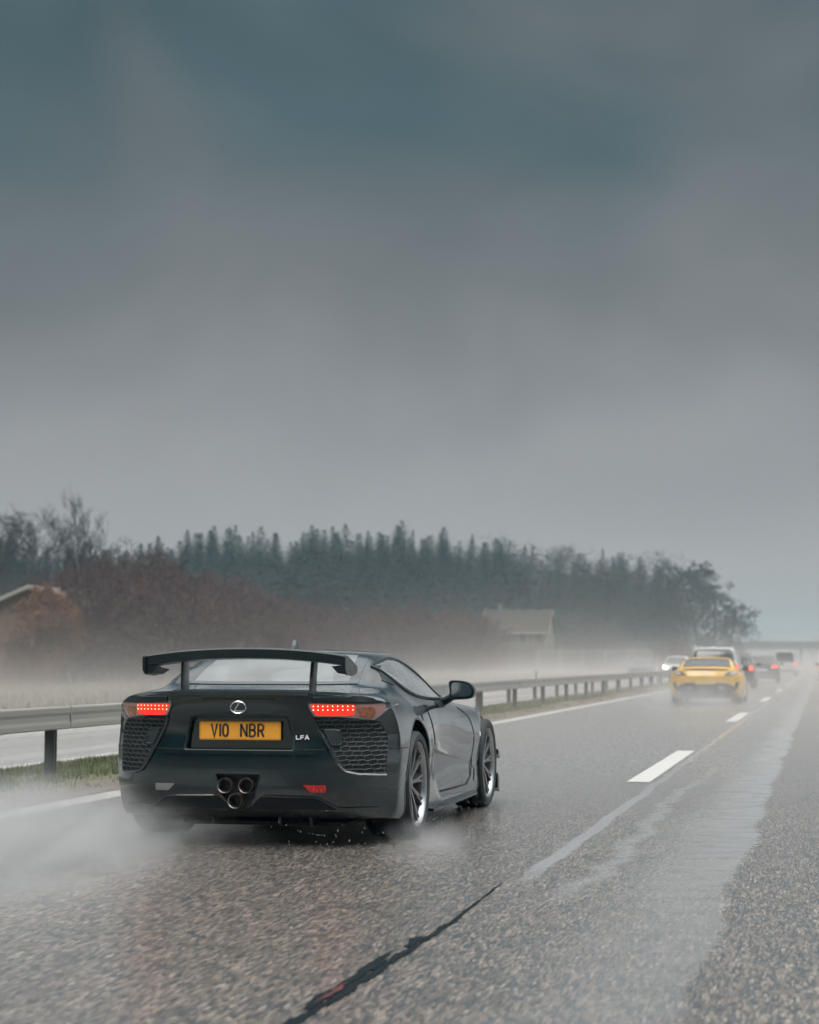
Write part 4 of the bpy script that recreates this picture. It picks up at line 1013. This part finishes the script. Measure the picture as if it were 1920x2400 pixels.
def blades(name, n, xs, ys, h, m, zf, wd=.006, clump=None):
    V = np.zeros((n * 3, 3)); x = rg.uniform(*xs, n); y = ys[0] + (ys[1] - ys[0]) * rg.random(n) ** 1.7
    if clump is not None:
        c = rg.uniform(0, 1, (clump, 2)); k = rg.integers(0, clump, n); f = rg.random(n) < .75
        cx = xs[0] + (xs[1] - xs[0]) * c[:, 0]; cy_ = ys[0] + (ys[1] - ys[0]) * c[:, 1] ** 1.7
        x = np.where(f, np.clip(cx[k] + rg.normal(0, .07, n), xs[0], xs[1]), x); y = np.where(f, cy_[k] + rg.normal(0, .10, n), y)
    hh = h * rg.uniform(.35, 1.0, n); a = rg.uniform(0, 2 * math.pi, n); lean = rg.uniform(.1, .6, n) * hh
    z = np.array([zf(a_, b_) for a_, b_ in zip(x, y)])
    V[0::3] = np.stack([x - np.sin(a) * wd, y + np.cos(a) * wd, z], 1); V[1::3] = np.stack([x + np.sin(a) * wd, y - np.cos(a) * wd, z], 1)
    V[2::3] = np.stack([x + np.cos(a) * lean, y + np.sin(a) * lean, z + hh], 1)
    me = bpy.data.meshes.new(name); me.vertices.add(n * 3); me.vertices.foreach_set('co', V.ravel()); me.loops.add(n * 3); me.loops.foreach_set('vertex_index', np.arange(n * 3))
    me.polygons.add(n); me.polygons.foreach_set('loop_start', np.arange(0, n * 3, 3)); me.update(); me.validate()
    return link(name, me, m, None, False)
gmt = mat('grass_blade', (.12, .15, .05), .6, col2=(.07, .075, .035), vscale=2.5)
gmt2 = mat('dry_blade', (.17, .13, .08), .7, col2=(.09, .075, .05), vscale=4)
mz = lambda x, y: .05 * math.sin(math.pi * (x + 8.3) / 2.15)
tag(blades('grass', 70000, (-8.25, -6.75), (12, 110), .085, gmt, mz, .007, 1500), 'short green grass growing along the median under the crash barrier', 'grass', kind='stuff')
tag(blades('dead_grass', 22000, (-8.2, -6.35), (12, 80), .05, gmt2, mz, .006, 700), 'dry brown tufts and leaf litter beside the white edge line', 'grass', kind='stuff')
tag(blades('verge_grass', 60000, (-60, -17.8), (25, 170), .35, mat('verge_blade', (.10, .12, .05), .7, col2=(.13, .10, .06), vscale=.4), lambda x, y: -.1, .03), 'rough grass verge beyond the opposite carriageway', 'grass', kind='stuff')

# ------------------------------------------------------------------ crash barriers
steel = mat('galvanised_steel', (.07, .08, .085), .5, .2, col2=(.04, .055, .06), vscale=3, stretch=(1, .3, 1))
railm = mat('weathered_rail', (.25, .24, .22), .5, .2, col2=(.19, .20, .195), vscale=1.2, stretch=(1, .15, 1))
def barrier(X0, y0, y1, sp, h, lean, label, off, railh=.215):
    b = empty('crash_barrier', (X0, y0, 0), 0, label, 'barrier')
    prof = [(.065, h), (.075, h - .012), (.075, h - .055), (.066, h - .085), (.066, h - railh + .085), (.075, h - railh + .055), (.075, h - railh + .012), (.045, h - railh),
            (-.045, h - railh), (-.075, h - railh + .012), (-.075, h - railh + .055), (-.045, h - railh + .085), (-.045, h - .085), (-.075, h - .055), (-.075, h - .012), (-.045, h)]
    r = MB(); r.prism(prof, 'y', 0, y1 - y0); r.obj('rail', railm, b)
    k = 0; y = off - y0
    pmb = MB(); pmb.v = []
    pr = [(-.05, -.03), (.05, -.03), (.05, -.018), (-.038, -.018), (-.038, .018), (.05, .018), (.05, .03), (-.05, .03)]
    pmb.prism(pr, 'z', -.05, h - .03); me = pmb.mesh('post')
    jm = MB().box(-.0775, .0775, -.012, .012, h - railh + .004, h + .002).mesh('joint_plate')
    while y < y1 - y0:
        o = link('post', me, steel, b, False, (0, y, 0)); o.rotation_euler = (lean * (1 if k % 2 else .3), 0, 0)
        if k % 2: link('joint_plate', jm, railm, b, False, (0, y + .3, 0))
        y += sp; k += 1
    return b
barrier(-7.08, 11, 420, 4.47, .715, 0, 'grey steel crash barrier rail nearest the dark coupe, on square posts', 11.88)
barrier(-8.02, 11, 420, 4.47, .655, .09, 'second crash barrier standing just behind the first, on leaning posts', 12.2, .17)
dm = mat('marker_post', (.55, .55, .53), .5)
for i, (X0, y, h) in enumerate(((-7.08, 46.5, .12), (-7.08, 83, .13), (-7.08, 30.3, .07))):
    t = empty('rail_reflector', (X0, y, .712), 0, ['small pale reflector on the barrier rail right of the wing mirror', 'small pale reflector on the barrier rail left of the yellow coupe', 'small reflector on the barrier rail hidden behind the wing mirror'][i], 'reflector')
    MB().box(-.012, .012, -.008, .008, -.02, h, .003).obj('stem', steel, t); MB().box(-.05, .05, -.012, .012, h, h + .10, .008).obj('plate', dm, t)

# ------------------------------------------------------------------ bridge, noise wall, houses
conc = mat('concrete', (.12, .125, .125), .8, var=.15, vscale=.5)
br = empty('road_bridge', (10, 600, 0), 0, 'faint grey road bridge crossing the motorway at the horizon', 'bridge')
MB().box(-34, 60, -5, 5, 5.0, 6.3, .05).obj('deck', conc, br); 
for y in (-5.1, 5.1): MB().box(-34, 60, y - .12, y + .12, 6.25, 7.4).obj('parapet', conc, br)
for x in (-16.9, -1.8 + 0, 18): MB().box(x - .5, x + .5, -4, 4, -.1, 5.0, .1).obj('pier', conc, br)
ab = MB(); ab.prism([(-34, 7.4), (-34, -.5), (-60, -.5), (-58, 3)], 'y', -8, 8); ab.obj('abutment', conc, br)
nw = empty('noise_wall', (-30, 186, 0), 0, 'low grey panel wall with pale posts beyond the opposite carriageway', 'wall')
pan = mat('grey_blue_panel', (.07, .085, .095), .5, var=.15, vscale=1); lp = mat('pale_post', (.28, .29, .29), .6)
for i in range(5):
    MB().box(i * 2.5 + .08, i * 2.5 + 2.42, -.04, .04, .35, 2.25).obj('panel', pan, nw)
    MB().box(i * 2.5 - .08, i * 2.5 + .08, -.09, .09, -.1, 2.4, .02).obj('post', lp, nw)
MB().box(5 * 2.5 - .08, 5 * 2.5 + .08, -.09, .09, -.1, 2.4, .02).obj('post', lp, nw)
MB().box(.0, 12.5, -.06, .06, 2.25, 2.36).obj('top_rail', lp, nw)
MB().box(.0, 12.5, -.12, .12, -.1, .35).obj('base', conc, nw)
for v in nw.children: pass
wallm = mat('cream_render', (.13, .12, .09), .8, var=.1, vscale=.6); roofm = mat('brown_tiles', (.035, .028, .024), .95, bump=.6, bscale=6, var=.2)
trim = mat('white_trim', (.30, .295, .28), .7); wing = mat('window_glass', (.04, .05, .055), .1, coat=.5)
def house(loc, rz, Lh, Wd, eave, ridge, label, nwin, rm, wm, chim=True, verge=False):
    h = empty('house', loc, rz, label, 'house')
    MB().prism([(-Wd / 2, -1), (Wd / 2, -1), (Wd / 2, eave), (0, ridge - .15), (-Wd / 2, eave)], 'x', -Lh / 2, Lh / 2).obj('wall', wm, h)
    r = MB()
    for s in (1, -1):
        r.prism([(0, ridge), (s * (Wd / 2 + .5), eave - .35), (s * (Wd / 2 + .5), eave - .5), (0, ridge - .16)], 'x', -Lh / 2 - .4, Lh / 2 + .4)
    R_ = r.obj('roof', rm, h)
    if chim: MB().box(-Lh * .3 - .3, -Lh * .3 + .3, -.3, .3, ridge - .6, ridge + .9, .03).obj('chimney', conc, R_)
    for s in (1, -1):
        for (x0,) in ((-Lh / 2 - .43,), (Lh / 2 + .40,)):
            g = MB().prism([(0, ridge + .04), (s * (Wd / 2 + .55), eave - .32), (s * (Wd / 2 + .55), eave - .55), (0, ridge - .22)], 'x', x0, x0 + .03); g.obj('verge_board', trim, R_)
        MB().tube([(-Lh / 2 - .4, s * (Wd / 2 + .55), eave - .45), (Lh / 2 + .4, s * (Wd / 2 + .55), eave - .45)], .08, 8).obj('gutter', trim, R_)
        for x in (-Lh / 2 + .1, Lh / 2 - .1): MB().tube([(x, s * (Wd / 2 + .10), eave - .5), (x, s * (Wd / 2 + .10), -.2)], .07 if not verge else .13, 6).obj('downpipe', trim, h)
        for i in range(nwin):
            x = -Lh / 2 + Lh * (i + .5) / nwin
            for z0 in ((1.0,) if eave < 4 else (1.0, 3.6)):
                f = MB().box(x - .62, x + .62, s * Wd / 2 - .02, s * Wd / 2 + s * .05, z0, z0 + 1.35, 0); fo = f.obj('window', trim, h)
                MB().box(x - .53, x + .53, s * (Wd / 2 + .045), s * (Wd / 2 + .065), z0 + .09, z0 + 1.26).obj('pane', wing, fo)
    if verge:
        d = MB().box(-.5, .5, -Wd / 2 - .06, -Wd / 2 - .0, 0, 2.1).obj('door', roofm, h)
    return h
house((-41.2, 255, 0), 0, 8.8, 7, 5.4, 8.3, 'cream house with brown roof and chimney below the dark wood', 4, roofm, wallm)
house((-44.2, 102, 0), R(90), 6, 4.4, 4.75, 5.5, 'brown gabled house with white verge board at the left picture edge', 2, mat('dark_roof', (.10, .07, .06), .8), mat('brown_boarding', (.13, .085, .06), .8, var=.25, vscale=2, stretch=(4, 4, .3)), False, True)
for v in nw.children: pass
nw.location = (-31, 205, 0)

# ------------------------------------------------------------------ trees
bark = mat('bark', (.055, .045, .038), .9, col2=(.03, .026, .022), vscale=5)
birch = mat('pale_bark', (.36, .33, .29), .8, col2=(.12, .10, .085), vscale=4, stretch=(1, 1, .5))
def leafm(name, c1, c2): return mat(name, c1, .8, col2=c2, vscale=.9)
needle = leafm('spruce_needles', (.0015, .024, .034), (.003, .032, .042))
needle2 = leafm('larch_twigs', (.012, .030, .036), (.006, .024, .030))
twig = leafm('bare_twigs', (.022, .032, .038), (.012, .022, .028))
redtwig = leafm('red_twigs', (.075, .032, .036), (.030, .022, .027))
orangetwig = leafm('orange_leaves', (.16, .07, .035), (.09, .05, .035))
browntwig = leafm('brown_twigs', (.10, .065, .048), (.05, .038, .032))
def spruce(seed, h=20.0, wid=3.9, dens=1.0):
    r = random.Random(seed); t = MB(); t.tube([(0, 0, -.5), (.05, 0, h * .5), (0, 0, h)], .24, 7, r2=.03)
    V = []; F = []
    z = h * .10
    while z < h - .1:
        q = z / h; Lb = wid * (1 - q) ** .84 * r.uniform(.82, 1.15) + .12; nb = int((12 if q < .8 else 9) * dens)
        a0 = r.uniform(0, 6.28)
        for b in range(nb):
            if r.random() < .10: continue
            a = a0 + 6.283 * b / nb + r.uniform(-.25, .25); ll = Lb * r.uniform(.6, 1.15)
            steps = max(2, int(ll / .36))
            for k in range(1, steps + 1):
                f = k / steps; rad = ll * f; zz = z - .30 * ll * f + .10 * ll * f * f + (.25 * f)
                for _ in range(5):
                    s = .50 * (1.15 - .5 * f) * (1.15 - .82 * q) * r.uniform(.5, 1.2); aa = a + r.uniform(-.18, .18) * (1.6 - f)
                    cx, cy_, cz = rad * math.cos(aa), rad * math.sin(aa), zz + r.uniform(-.14, .10)
                    d = Vector((math.cos(aa) + r.uniform(-.6, .6), math.sin(aa) + r.uniform(-.6, .6), r.uniform(-.9, .15))).normalized() * s
                    e = Vector((-math.sin(aa), math.cos(aa), r.uniform(-.5, .5))).normalized() * s * .62
                    b0 = len(V); c = Vector((cx, cy_, cz)); V += [c - e, c + e, c + d]; F.append((b0, b0 + 1, b0 + 2))
        z += .40 * (1.15 - .55 * q) * r.uniform(.8, 1.2)
    m = MB(); m.v = [tuple(v) for v in V]; m.f = F
    return t.mesh('trunk'), m.mesh('crown', False)
def bare(seed, h=14.0, spread=.55, levels=5, nsp=5, up=.35, leaf=0, trunk_r=.2, multi=1, twig_n=3, first=.25, mr=.009):
    r = random.Random(seed); T = MB(); C = MB()
    def seg(mb, a, b, ra, rb):
        d = (b - a)
        if d.length < 1e-5: return
        d.normalize(); u = d.orthogonal().normalized(); v = d.cross(u); b0 = len(mb.v)
        for (p, q) in ((a, ra), (b, rb)):
            for k in range(3):
                an = 2.094 * k; mb.v.append(tuple(p + (u * math.cos(an) + v * math.sin(an)) * q))
        for k in range(3): mb.f.append((b0 + k, b0 + (k + 1) % 3, b0 + 3 + (k + 1) % 3, b0 + 3 + k))
    def grow(p, d, ln, rad, lev):
        n = 4; q = p.copy(); mb = T if lev == 0 else C
        pts = [q.copy()]
        for i in range(n):
            d = (d + Vector((r.gauss(0, .12), r.gauss(0, .12), up * .16 * (1 if lev else .5)))).normalized()
            q2 = q + d * ln / n; r1 = rad * (1 - .62 * i / n); r2 = rad * (1 - .62 * (i + 1) / n); seg(mb, q, q2, r1, r2); q = q2; pts.append(q.copy())
            if leaf and lev >= levels - 1:
                for _ in range(leaf):
                    c = q + Vector((r.gauss(0, .1), r.gauss(0, .1), r.gauss(0, .1))); s = .07; b0 = len(C.v)
                    for _k in range(3): C.v.append(tuple(c + Vector((r.uniform(-s, s), r.uniform(-s, s), r.uniform(-s, s)))))
                    C.f.append((b0, b0 + 1, b0 + 2))
        if lev < levels:
            for k in range(nsp if lev else nsp + 4):
                f = r.uniform(first if lev == 0 else .2, 1); i = min(n - 1, int(f * n)); pp = pts[i].lerp(pts[i + 1], f * n - i)
                a = r.uniform(0, 6.283); dd = d.copy(); o = dd.orthogonal().normalized(); o.rotate(Matrix.Rotation(a, 3, dd))
                nd = (dd * (1 - spread) + o * spread * r.uniform(.7, 1.3)).normalized()
                grow(pp, nd, ln * (.62 if lev else .45) * r.uniform(.6, 1.1) * (1.15 - .5 * f if lev == 0 else 1), max(mr, rad * .42), lev + 1)
    for k in range(multi):
        if multi > 1:
            a = r.uniform(0, 6.28); p = Vector((.5 * math.cos(a) * r.random(), .5 * math.sin(a) * r.random(), -.2)); d = Vector((math.cos(a) * r.uniform(.1, .6), math.sin(a) * r.uniform(.1, .6), 1)).normalized()
        else: p = Vector((0, 0, -.4)); d = Vector((0, 0, 1))
        grow(p, d, h * (.78 if multi == 1 else r.uniform(.55, .8)), trunk_r, 0)
    return T.mesh('trunk', False), C.mesh('crown', False)
def tree(me, loc, s, rz, name, label, group, tm, cm, sz=None):
    t = empty(name, loc, rz, label, 'tree' if 'shrub' not in name else 'shrub', group); t.scale = (s, s, sz or s)
    a, b = me
    if not a.materials: a.materials.append(tm)
    if not b.materials: b.materials.append(cm)
    link('trunk', a, None, t, False); link('crown', b, None, t, False)
    return t
SP = [spruce(i, 20, [9.0, 10.0, 8.0, 9.4][i]) for i in range(4)]
LA = [spruce(20 + i, 20, 3.4, .6) for i in range(2)]
BT = [bare(30 + i, 16, .6, 5, 4, .5, trunk_r=.16) for i in range(3)]
tr = random.Random(11)
# treeline read from the photograph: (bearing as x/depth, apparent top as height/depth)
HT = {}
def place(u_src, ytop_src, depth, mesh, H, *a, wfac=1.0, base=0, **k):
    off = (u_src - 1931) / 4350; X = off * depth * .976
    # depth is along the optical axis; convert to road coordinates
    Yw = (depth + X * .2172) / .9761
    top = 1.14 + (1550.5 - ytop_src) / 4350 * depth - base
    H = HT.setdefault(mesh[1].name, float(np.percentile([v.co.z for v in mesh[1].vertices], 99.7)))
    s = top / H
    return tree(mesh, (X, Yw, base), s * wfac, tr.uniform(0, 6.28), *a, sz=s, **k)
tops = [(0, 1262), (30, 1250), (60, 1290), (110, 1285), (160, 1275), (250, 1285), (330, 1275), (370, 1262), (400, 1290), (440, 1250), (490, 1236), (545, 1232), (580, 1262), (610, 1242), (650, 1250), (690, 1268), (735, 1237), (775, 1243), (820, 1235), (860, 1247), (900, 1250),
        (940, 1228), (985, 1255), (1010, 1258), (1050, 1245), (1085, 1262), (1130, 1262), (1170, 1252), (1200, 1272), (1240, 1278), (1290, 1284), (1340, 1288), (1390, 1286), (1440, 1290), (1490, 1298), (1540, 1312), (1570, 1335)]
def topat(u):
    return float(np.interp(u, [p[0] for p in tops], [p[1] for p in tops]))
def dep(u): return float(np.interp(u, [-100, 300, 900, 1250, 1600], [225, 262, 285, 330, 395]))
GF = 'dark spruces of the wood behind the motorway'; LF = 'dark green spruce in the hazy wood behind the motorway'
for u, y in tops:        # the tips that stand out
    dd = dep(u); k = tr.randrange(4)
    if u < 1230: place(u + tr.uniform(-8, 8), y + tr.uniform(-6, 14), dd, SP[k], 20, 'spruce_tree', 'dark green spruce whose tip stands out on the skyline of the wood', 'spruces standing out on the skyline', bark, needle, wfac=tr.uniform(.8, 1.05))
for row, (dz, lower, du) in enumerate(((-22, 58, 34), (-10, 42, 32), (2, 30, 30), (14, 20, 36), (28, 10, 48))):
    u = -60 + row * 13
    while u < 1590:
        dd = dep(u) + dz + tr.uniform(-5, 5); y = topat(u) + lower * tr.uniform(.1, 1.7)
        if u > 1180 and tr.random() < .5:
            place(u, y - 14, dd, BT[tr.randrange(3)], 15.2, 'broadleaf_tree', 'bare grey broadleaf tree in the far right part of the wood', 'bare trees mixed into the wood', bark, twig, wfac=1.7)
        elif tr.random() < .14:
            place(u, y - 12, dd, LA[tr.randrange(2)], 20, 'larch_tree', 'thin grey-brown larch among the dark spruces', 'larches mixed into the wood', bark, needle2)
        else:
            place(u, y, dd, SP[tr.randrange(4)], 20, 'spruce_tree', LF, GF, bark, needle, wfac=tr.uniform(.7, 1.1))
        u += du * tr.uniform(.75, 1.3)
# rounded bare crowns that close the wood on the right
OA = [bare(60 + i, 13, .66, 6, 4, .2, trunk_r=.22, first=.12, mr=.02) for i in range(2)]
for i, (u, y, dd, wf) in enumerate(((1595, 1318, 372, 1.25), (1650, 1318, 380, 1.3), (1700, 1400, 400, .8), (1560, 1330, 385, 1.1), (1625, 1345, 366, 1.2), (1670, 1372, 372, 1.2))):
    place(u, y, dd, OA[i % 2], 12.6, 'broadleaf_tree', 'rounded bare broadleaf tree closing the wood at its right end', 'rounded bare trees at the right end of the wood', bark, twig, wfac=wf)
for u, y, dd in ((1800, 1490, 560), (1830, 1500, 575), (1870, 1505, 590), (1905, 1498, 590), (1940, 1500, 590), (1765, 1482, 540)):
    place(u, y, dd + 60, BT[tr.randrange(3)], 15.2, 'broadleaf_tree', 'small misty tree behind the far bridge', 'misty trees behind the far bridge', bark, twig, wfac=1.6)
# bare trees on the left
TB = bare(71, 16, .48, 5, 5, .6, trunk_r=.13, first=.3)
TP = bare(72, 18, .38, 5, 5, 1.1, trunk_r=.12, first=.3)
place(95, 1185, 150, TB, 15, 'broadleaf_tree', 'bare spreading tree standing above the wood near the left edge', None, bark, twig, wfac=1.15)
place(205, 1160, 118, TP, 17.5, 'birch_tree', 'tall thin bare birch with a pale trunk, highest tree on the left', None, birch, twig, wfac=.95)
place(250, 1245, 125, BT[0], 15.2, 'broadleaf_tree', 'small bare tree just right of the tall thin birch', None, bark, twig)
place(-8, 1190, 150, BT[1], 15.2, 'broadleaf_tree', 'pale bare tree cut by the left picture edge', None, bark, twig)
place(310, 1262, 150, BT[2], 15.2, 'broadleaf_tree', 'low bare tree between the birch and the first dark spruces', None, bark, twig)
# the bank of bare red-brown scrub in front of the wood
SHR = [bare(80 + i, 5.0, .55, 4, 5, .35, trunk_r=.035, multi=5, first=.1, mr=.013) for i in range(4)]
SHL = [bare(90 + i, 5.0, .55, 4, 4, .35, leaf=2, trunk_r=.035, multi=5, first=.1, mr=.013) for i in range(2)]
sh_top = [(0, 1400), (90, 1375), (160, 1330), (230, 1300), (300, 1298), (400, 1320), (500, 1350), (600, 1395), (700, 1420), (800, 1425), (950, 1420), (1060, 1430), (1150, 1445), (1300, 1485), (1400, 1495), (1500, 1500)]
for row, (d0, low) in enumerate(((104, 52), (128, 22), (152, 0))):
    u = -40 + row * 11
    while u < 1165 - row * 20:
        y = float(np.interp(u, [p[0] for p in sh_top], [p[1] for p in sh_top])) + low * tr.uniform(.5, 1.4)
        d = d0 + max(0, u - 600) * .10 + tr.uniform(-6, 6)
        if not (-60 < u < 150 and d < 108):
            place(u, y - 6, d, SHR[tr.randrange(4)], 5.0, 'shrub', ('reddish bare shrub in the bank of scrub before the wood' if u < 640 else 'brownish bare shrub in the low scrub right of the red bank'),
                  ('reddish shrubs in front of the wood' if u < 640 else 'brownish shrubs in front of the wood'), bark, redtwig, wfac=tr.uniform(.7, 1.1))
        u += (24 if row else 30) * tr.uniform(.8, 1.25)
for i, (u, y, d) in enumerate(((152, 1378, 95), (55, 1455, 93), (168, 1410, 96), (92, 1408, 94))):
    place(u, y, d, SHL[i % 2], 5.0, 'shrub', ['orange-leaved shrub rising beside the white verge board', 'lower orange-brown shrub in front of the brown house', 'small orange-brown shrub right of the brown house', 'middle orange-brown shrub covering the gable of the brown house'][i], None, bark, orangetwig, wfac=.8)

u = 1200
while u < 1600:
    place(u, 1506 + tr.uniform(-8, 10), 232 + tr.uniform(0, 20), SHR[tr.randrange(4)], 5.0, 'shrub', 'low orange-brown hedge shrub showing above the grey panel wall', 'hedge shrubs behind the panel wall', bark, browntwig, wfac=1.3); u += 24
# ------------------------------------------------------------------ haze and spray
def volbox(name, x0, x1, y0, y1, z0, z1, m, kind='stuff'):
    o = MB().box(x0, x1, y0, y1, z0, z1).obj(name, m); return tag(o, kind=kind)
hz = bpy.data.materials.new('haze'); hz.use_nodes = True; t = hz.node_tree; t.nodes.clear()
pv = N(t, 'ShaderNodeVolumePrincipled'); pv.inputs['Color'].default_value = (.48, .80, .90, 1); pv.inputs['Density'].default_value = .00032; pv.inputs['Anisotropy'].default_value = .2
o = N(t, 'ShaderNodeOutputMaterial'); L(t, pv.outputs[0], o.inputs['Volume'])
volbox('haze', -1490, 1490, -290, 1690, -1.5, 36, hz)
def spraymat(name, build, col=(.9, .9, .9), an=.25, step=1.0):
    m = bpy.data.materials.new(name); m.use_nodes = True; t = m.node_tree; t.nodes.clear()
    pv = N(t, 'ShaderNodeVolumePrincipled'); pv.inputs['Color'].default_value = (*col, 1); pv.inputs['Anisotropy'].default_value = an
    c = N(t, 'ShaderNodeTexCoord'); s = N(t, 'ShaderNodeSeparateXYZ'); L(t, c.outputs['Object'], s.inputs[0])
    L(t, build(t, c.outputs['Object'], s.outputs[0], s.outputs[1], s.outputs[2]), pv.inputs['Density'])
    o = N(t, 'ShaderNodeOutputMaterial'); L(t, pv.outputs[0], o.inputs['Volume']); m.cycles.volume_step_rate = step if hasattr(m.cycles, 'volume_step_rate') else 1
    return m
def lanespray(t, vec, X, Y, Z):
    n = noise(t, vec, .12, 3, (1, .35, 1.3))
    h = math_(t, 'ADD', math_(t, 'EXPONENT', math_(t, 'MULTIPLY', math_(t, 'MAXIMUM', Z, 0), -.54)), math_(t, 'MULTIPLY', math_(t, 'EXPONENT', math_(t, 'MULTIPLY', math_(t, 'MAXIMUM', Z, 0), -2.2)), 4.2))
    d = math_(t, 'MULTIPLY', h, sstep(t, n, .25, .75))
    d = math_(t, 'MULTIPLY', d, sstep(t, Y, 12, 32))
    d = math_(t, 'MULTIPLY', d, math_(t, 'SUBTRACT', 1, sstep(t, Z, 5, 7.5)))
    return math_(t, 'MULTIPLY', d, .0112)
o = volbox('road_spray', -30, 7, 12.5, 420, -.05, 7.5, spraymat('lane_spray', lanespray, (.93, .875, .84), step=.5))
o['label'] = 'thin pale mist of spray hanging low over both carriageways'; o['category'] = 'spray'
def puff(name, loc, size, dens, seed, label, shape=(1, 1, 1), ns=2.3, step=.6):
    sx, sy, sz = size
    bm = bmesh.new(); bmesh.ops.create_icosphere(bm, subdivisions=3, radius=1)
    for v in bm.verts: v.co = Vector((v.co.x * sx, v.co.y * sy, v.co.z * sz))
    me = bpy.data.meshes.new(name); bm.to_mesh(me); bm.free()
    def b(t, vec, X, Y, Z):
        m = N(t, 'ShaderNodeMapping', inp={3: (1 / sx, 1 / sy, 1 / sz)}); L(t, vec, m.inputs[0]); ln = N(t, 'ShaderNodeVectorMath', operation='LENGTH'); L(t, m.outputs[0], ln.inputs[0])
        fall = math_(t, 'SUBTRACT', 1, sstep(t, ln.outputs['Value'], .0, 1.0))
        n = noise(t, vec, ns, 4, (1, .45, 1.3), .6, .9, (seed * 3.1, seed, 0))
        return math_(t, 'MULTIPLY', math_(t, 'MULTIPLY', fall, sstep(t, n, .36, .66)), dens)
    o = link(name, me, spraymat(name, b, (.93, .95, .97), step=step), None, True, loc); tag(o, label, 'spray', kind='stuff'); return o
puff('wheel_spray', (-4.75, 9.2, .03), (1.5, 3.5, .52), 4.4, 1, 'pale spray trailing from the near left side of the dark coupe')
puff('wheel_spray', (-4.9, 10.9, .10), (1.0, 1.6, .55), .8, 2, 'grey mist boiling up behind the left rear tyre of the dark coupe')
puff('wheel_spray', (-2.36, 11.0, .04), (.34, .8, .20), 1.6, 3, 'small puff of mist behind the right rear tyre of the dark coupe')
puff('wheel_spray', (-3.9, 10.0, .05), (1.1, 1.2, .30), .35, 4, 'thin veil of spray on the road under the tail of the dark coupe')
puff('wheel_spray', (-3.3, 47.8, .2), (2.2, 5.0, .8), .4, 5, 'pale spray around the rear wheels of the yellow coupe', ns=.7)
puff('wheel_spray', (-3.6, 66, .4), (2.4, 7, 1.1), .12, 6, 'spray behind the silver off-roader', ns=.7)
puff('wheel_spray', (-3.3, 92, .6), (2.6, 10, 1.5), .07, 7, 'spray behind the charcoal hatchback', ns=.5)
puff('wheel_spray', (-11.0, 115, .8), (4.0, 18, 2.0), .05, 8, 'spray thrown up by the oncoming cars', ns=.4)
# flung drops
dr = MB(); r_ = random.Random(4)
def drop(x, y, z, s):
    b0 = len(dr.v); l = s * r_.uniform(1, 2.6)
    dr.v.extend([(x - s, y, z), (x + s, y, z), (x, y - s, z), (x, y + s, z), (x, y, z - l), (x, y, z + l)])
    for a, b, c in ((0, 2, 5), (2, 1, 5), (1, 3, 5), (3, 0, 5), (2, 0, 4), (1, 2, 4), (3, 1, 4), (0, 3, 4)): dr.f.append((b0 + a, b0 + b, b0 + c))
for i in range(80):
    drop(-2.56 + r_.gauss(0, .05), 11.93 + r_.uniform(.1, 2.1), abs(r_.gauss(.02, .07)) + .01 + (.06 if r_.random() < .4 else 0), r_.uniform(.0015, .0038))
for i in range(50):
    drop(-3.0 + r_.gauss(0, .22), 10.9 + r_.gauss(0, .2), abs(r_.gauss(.08, .07)) + .01, r_.uniform(.0015, .0038))
for i in range(25): drop(-4.2 + r_.gauss(0, .3), 10.7 + r_.gauss(0, .3), abs(r_.gauss(.10, .1)) + .01, r_.uniform(.0015, .0032))
tag(dr.obj('water_drops', mat('water_drop', (.22, .25, .26), .2, coat=.6), None, True), 'water drops flung from the tyres and sill of the dark coupe', 'water', kind='stuff')
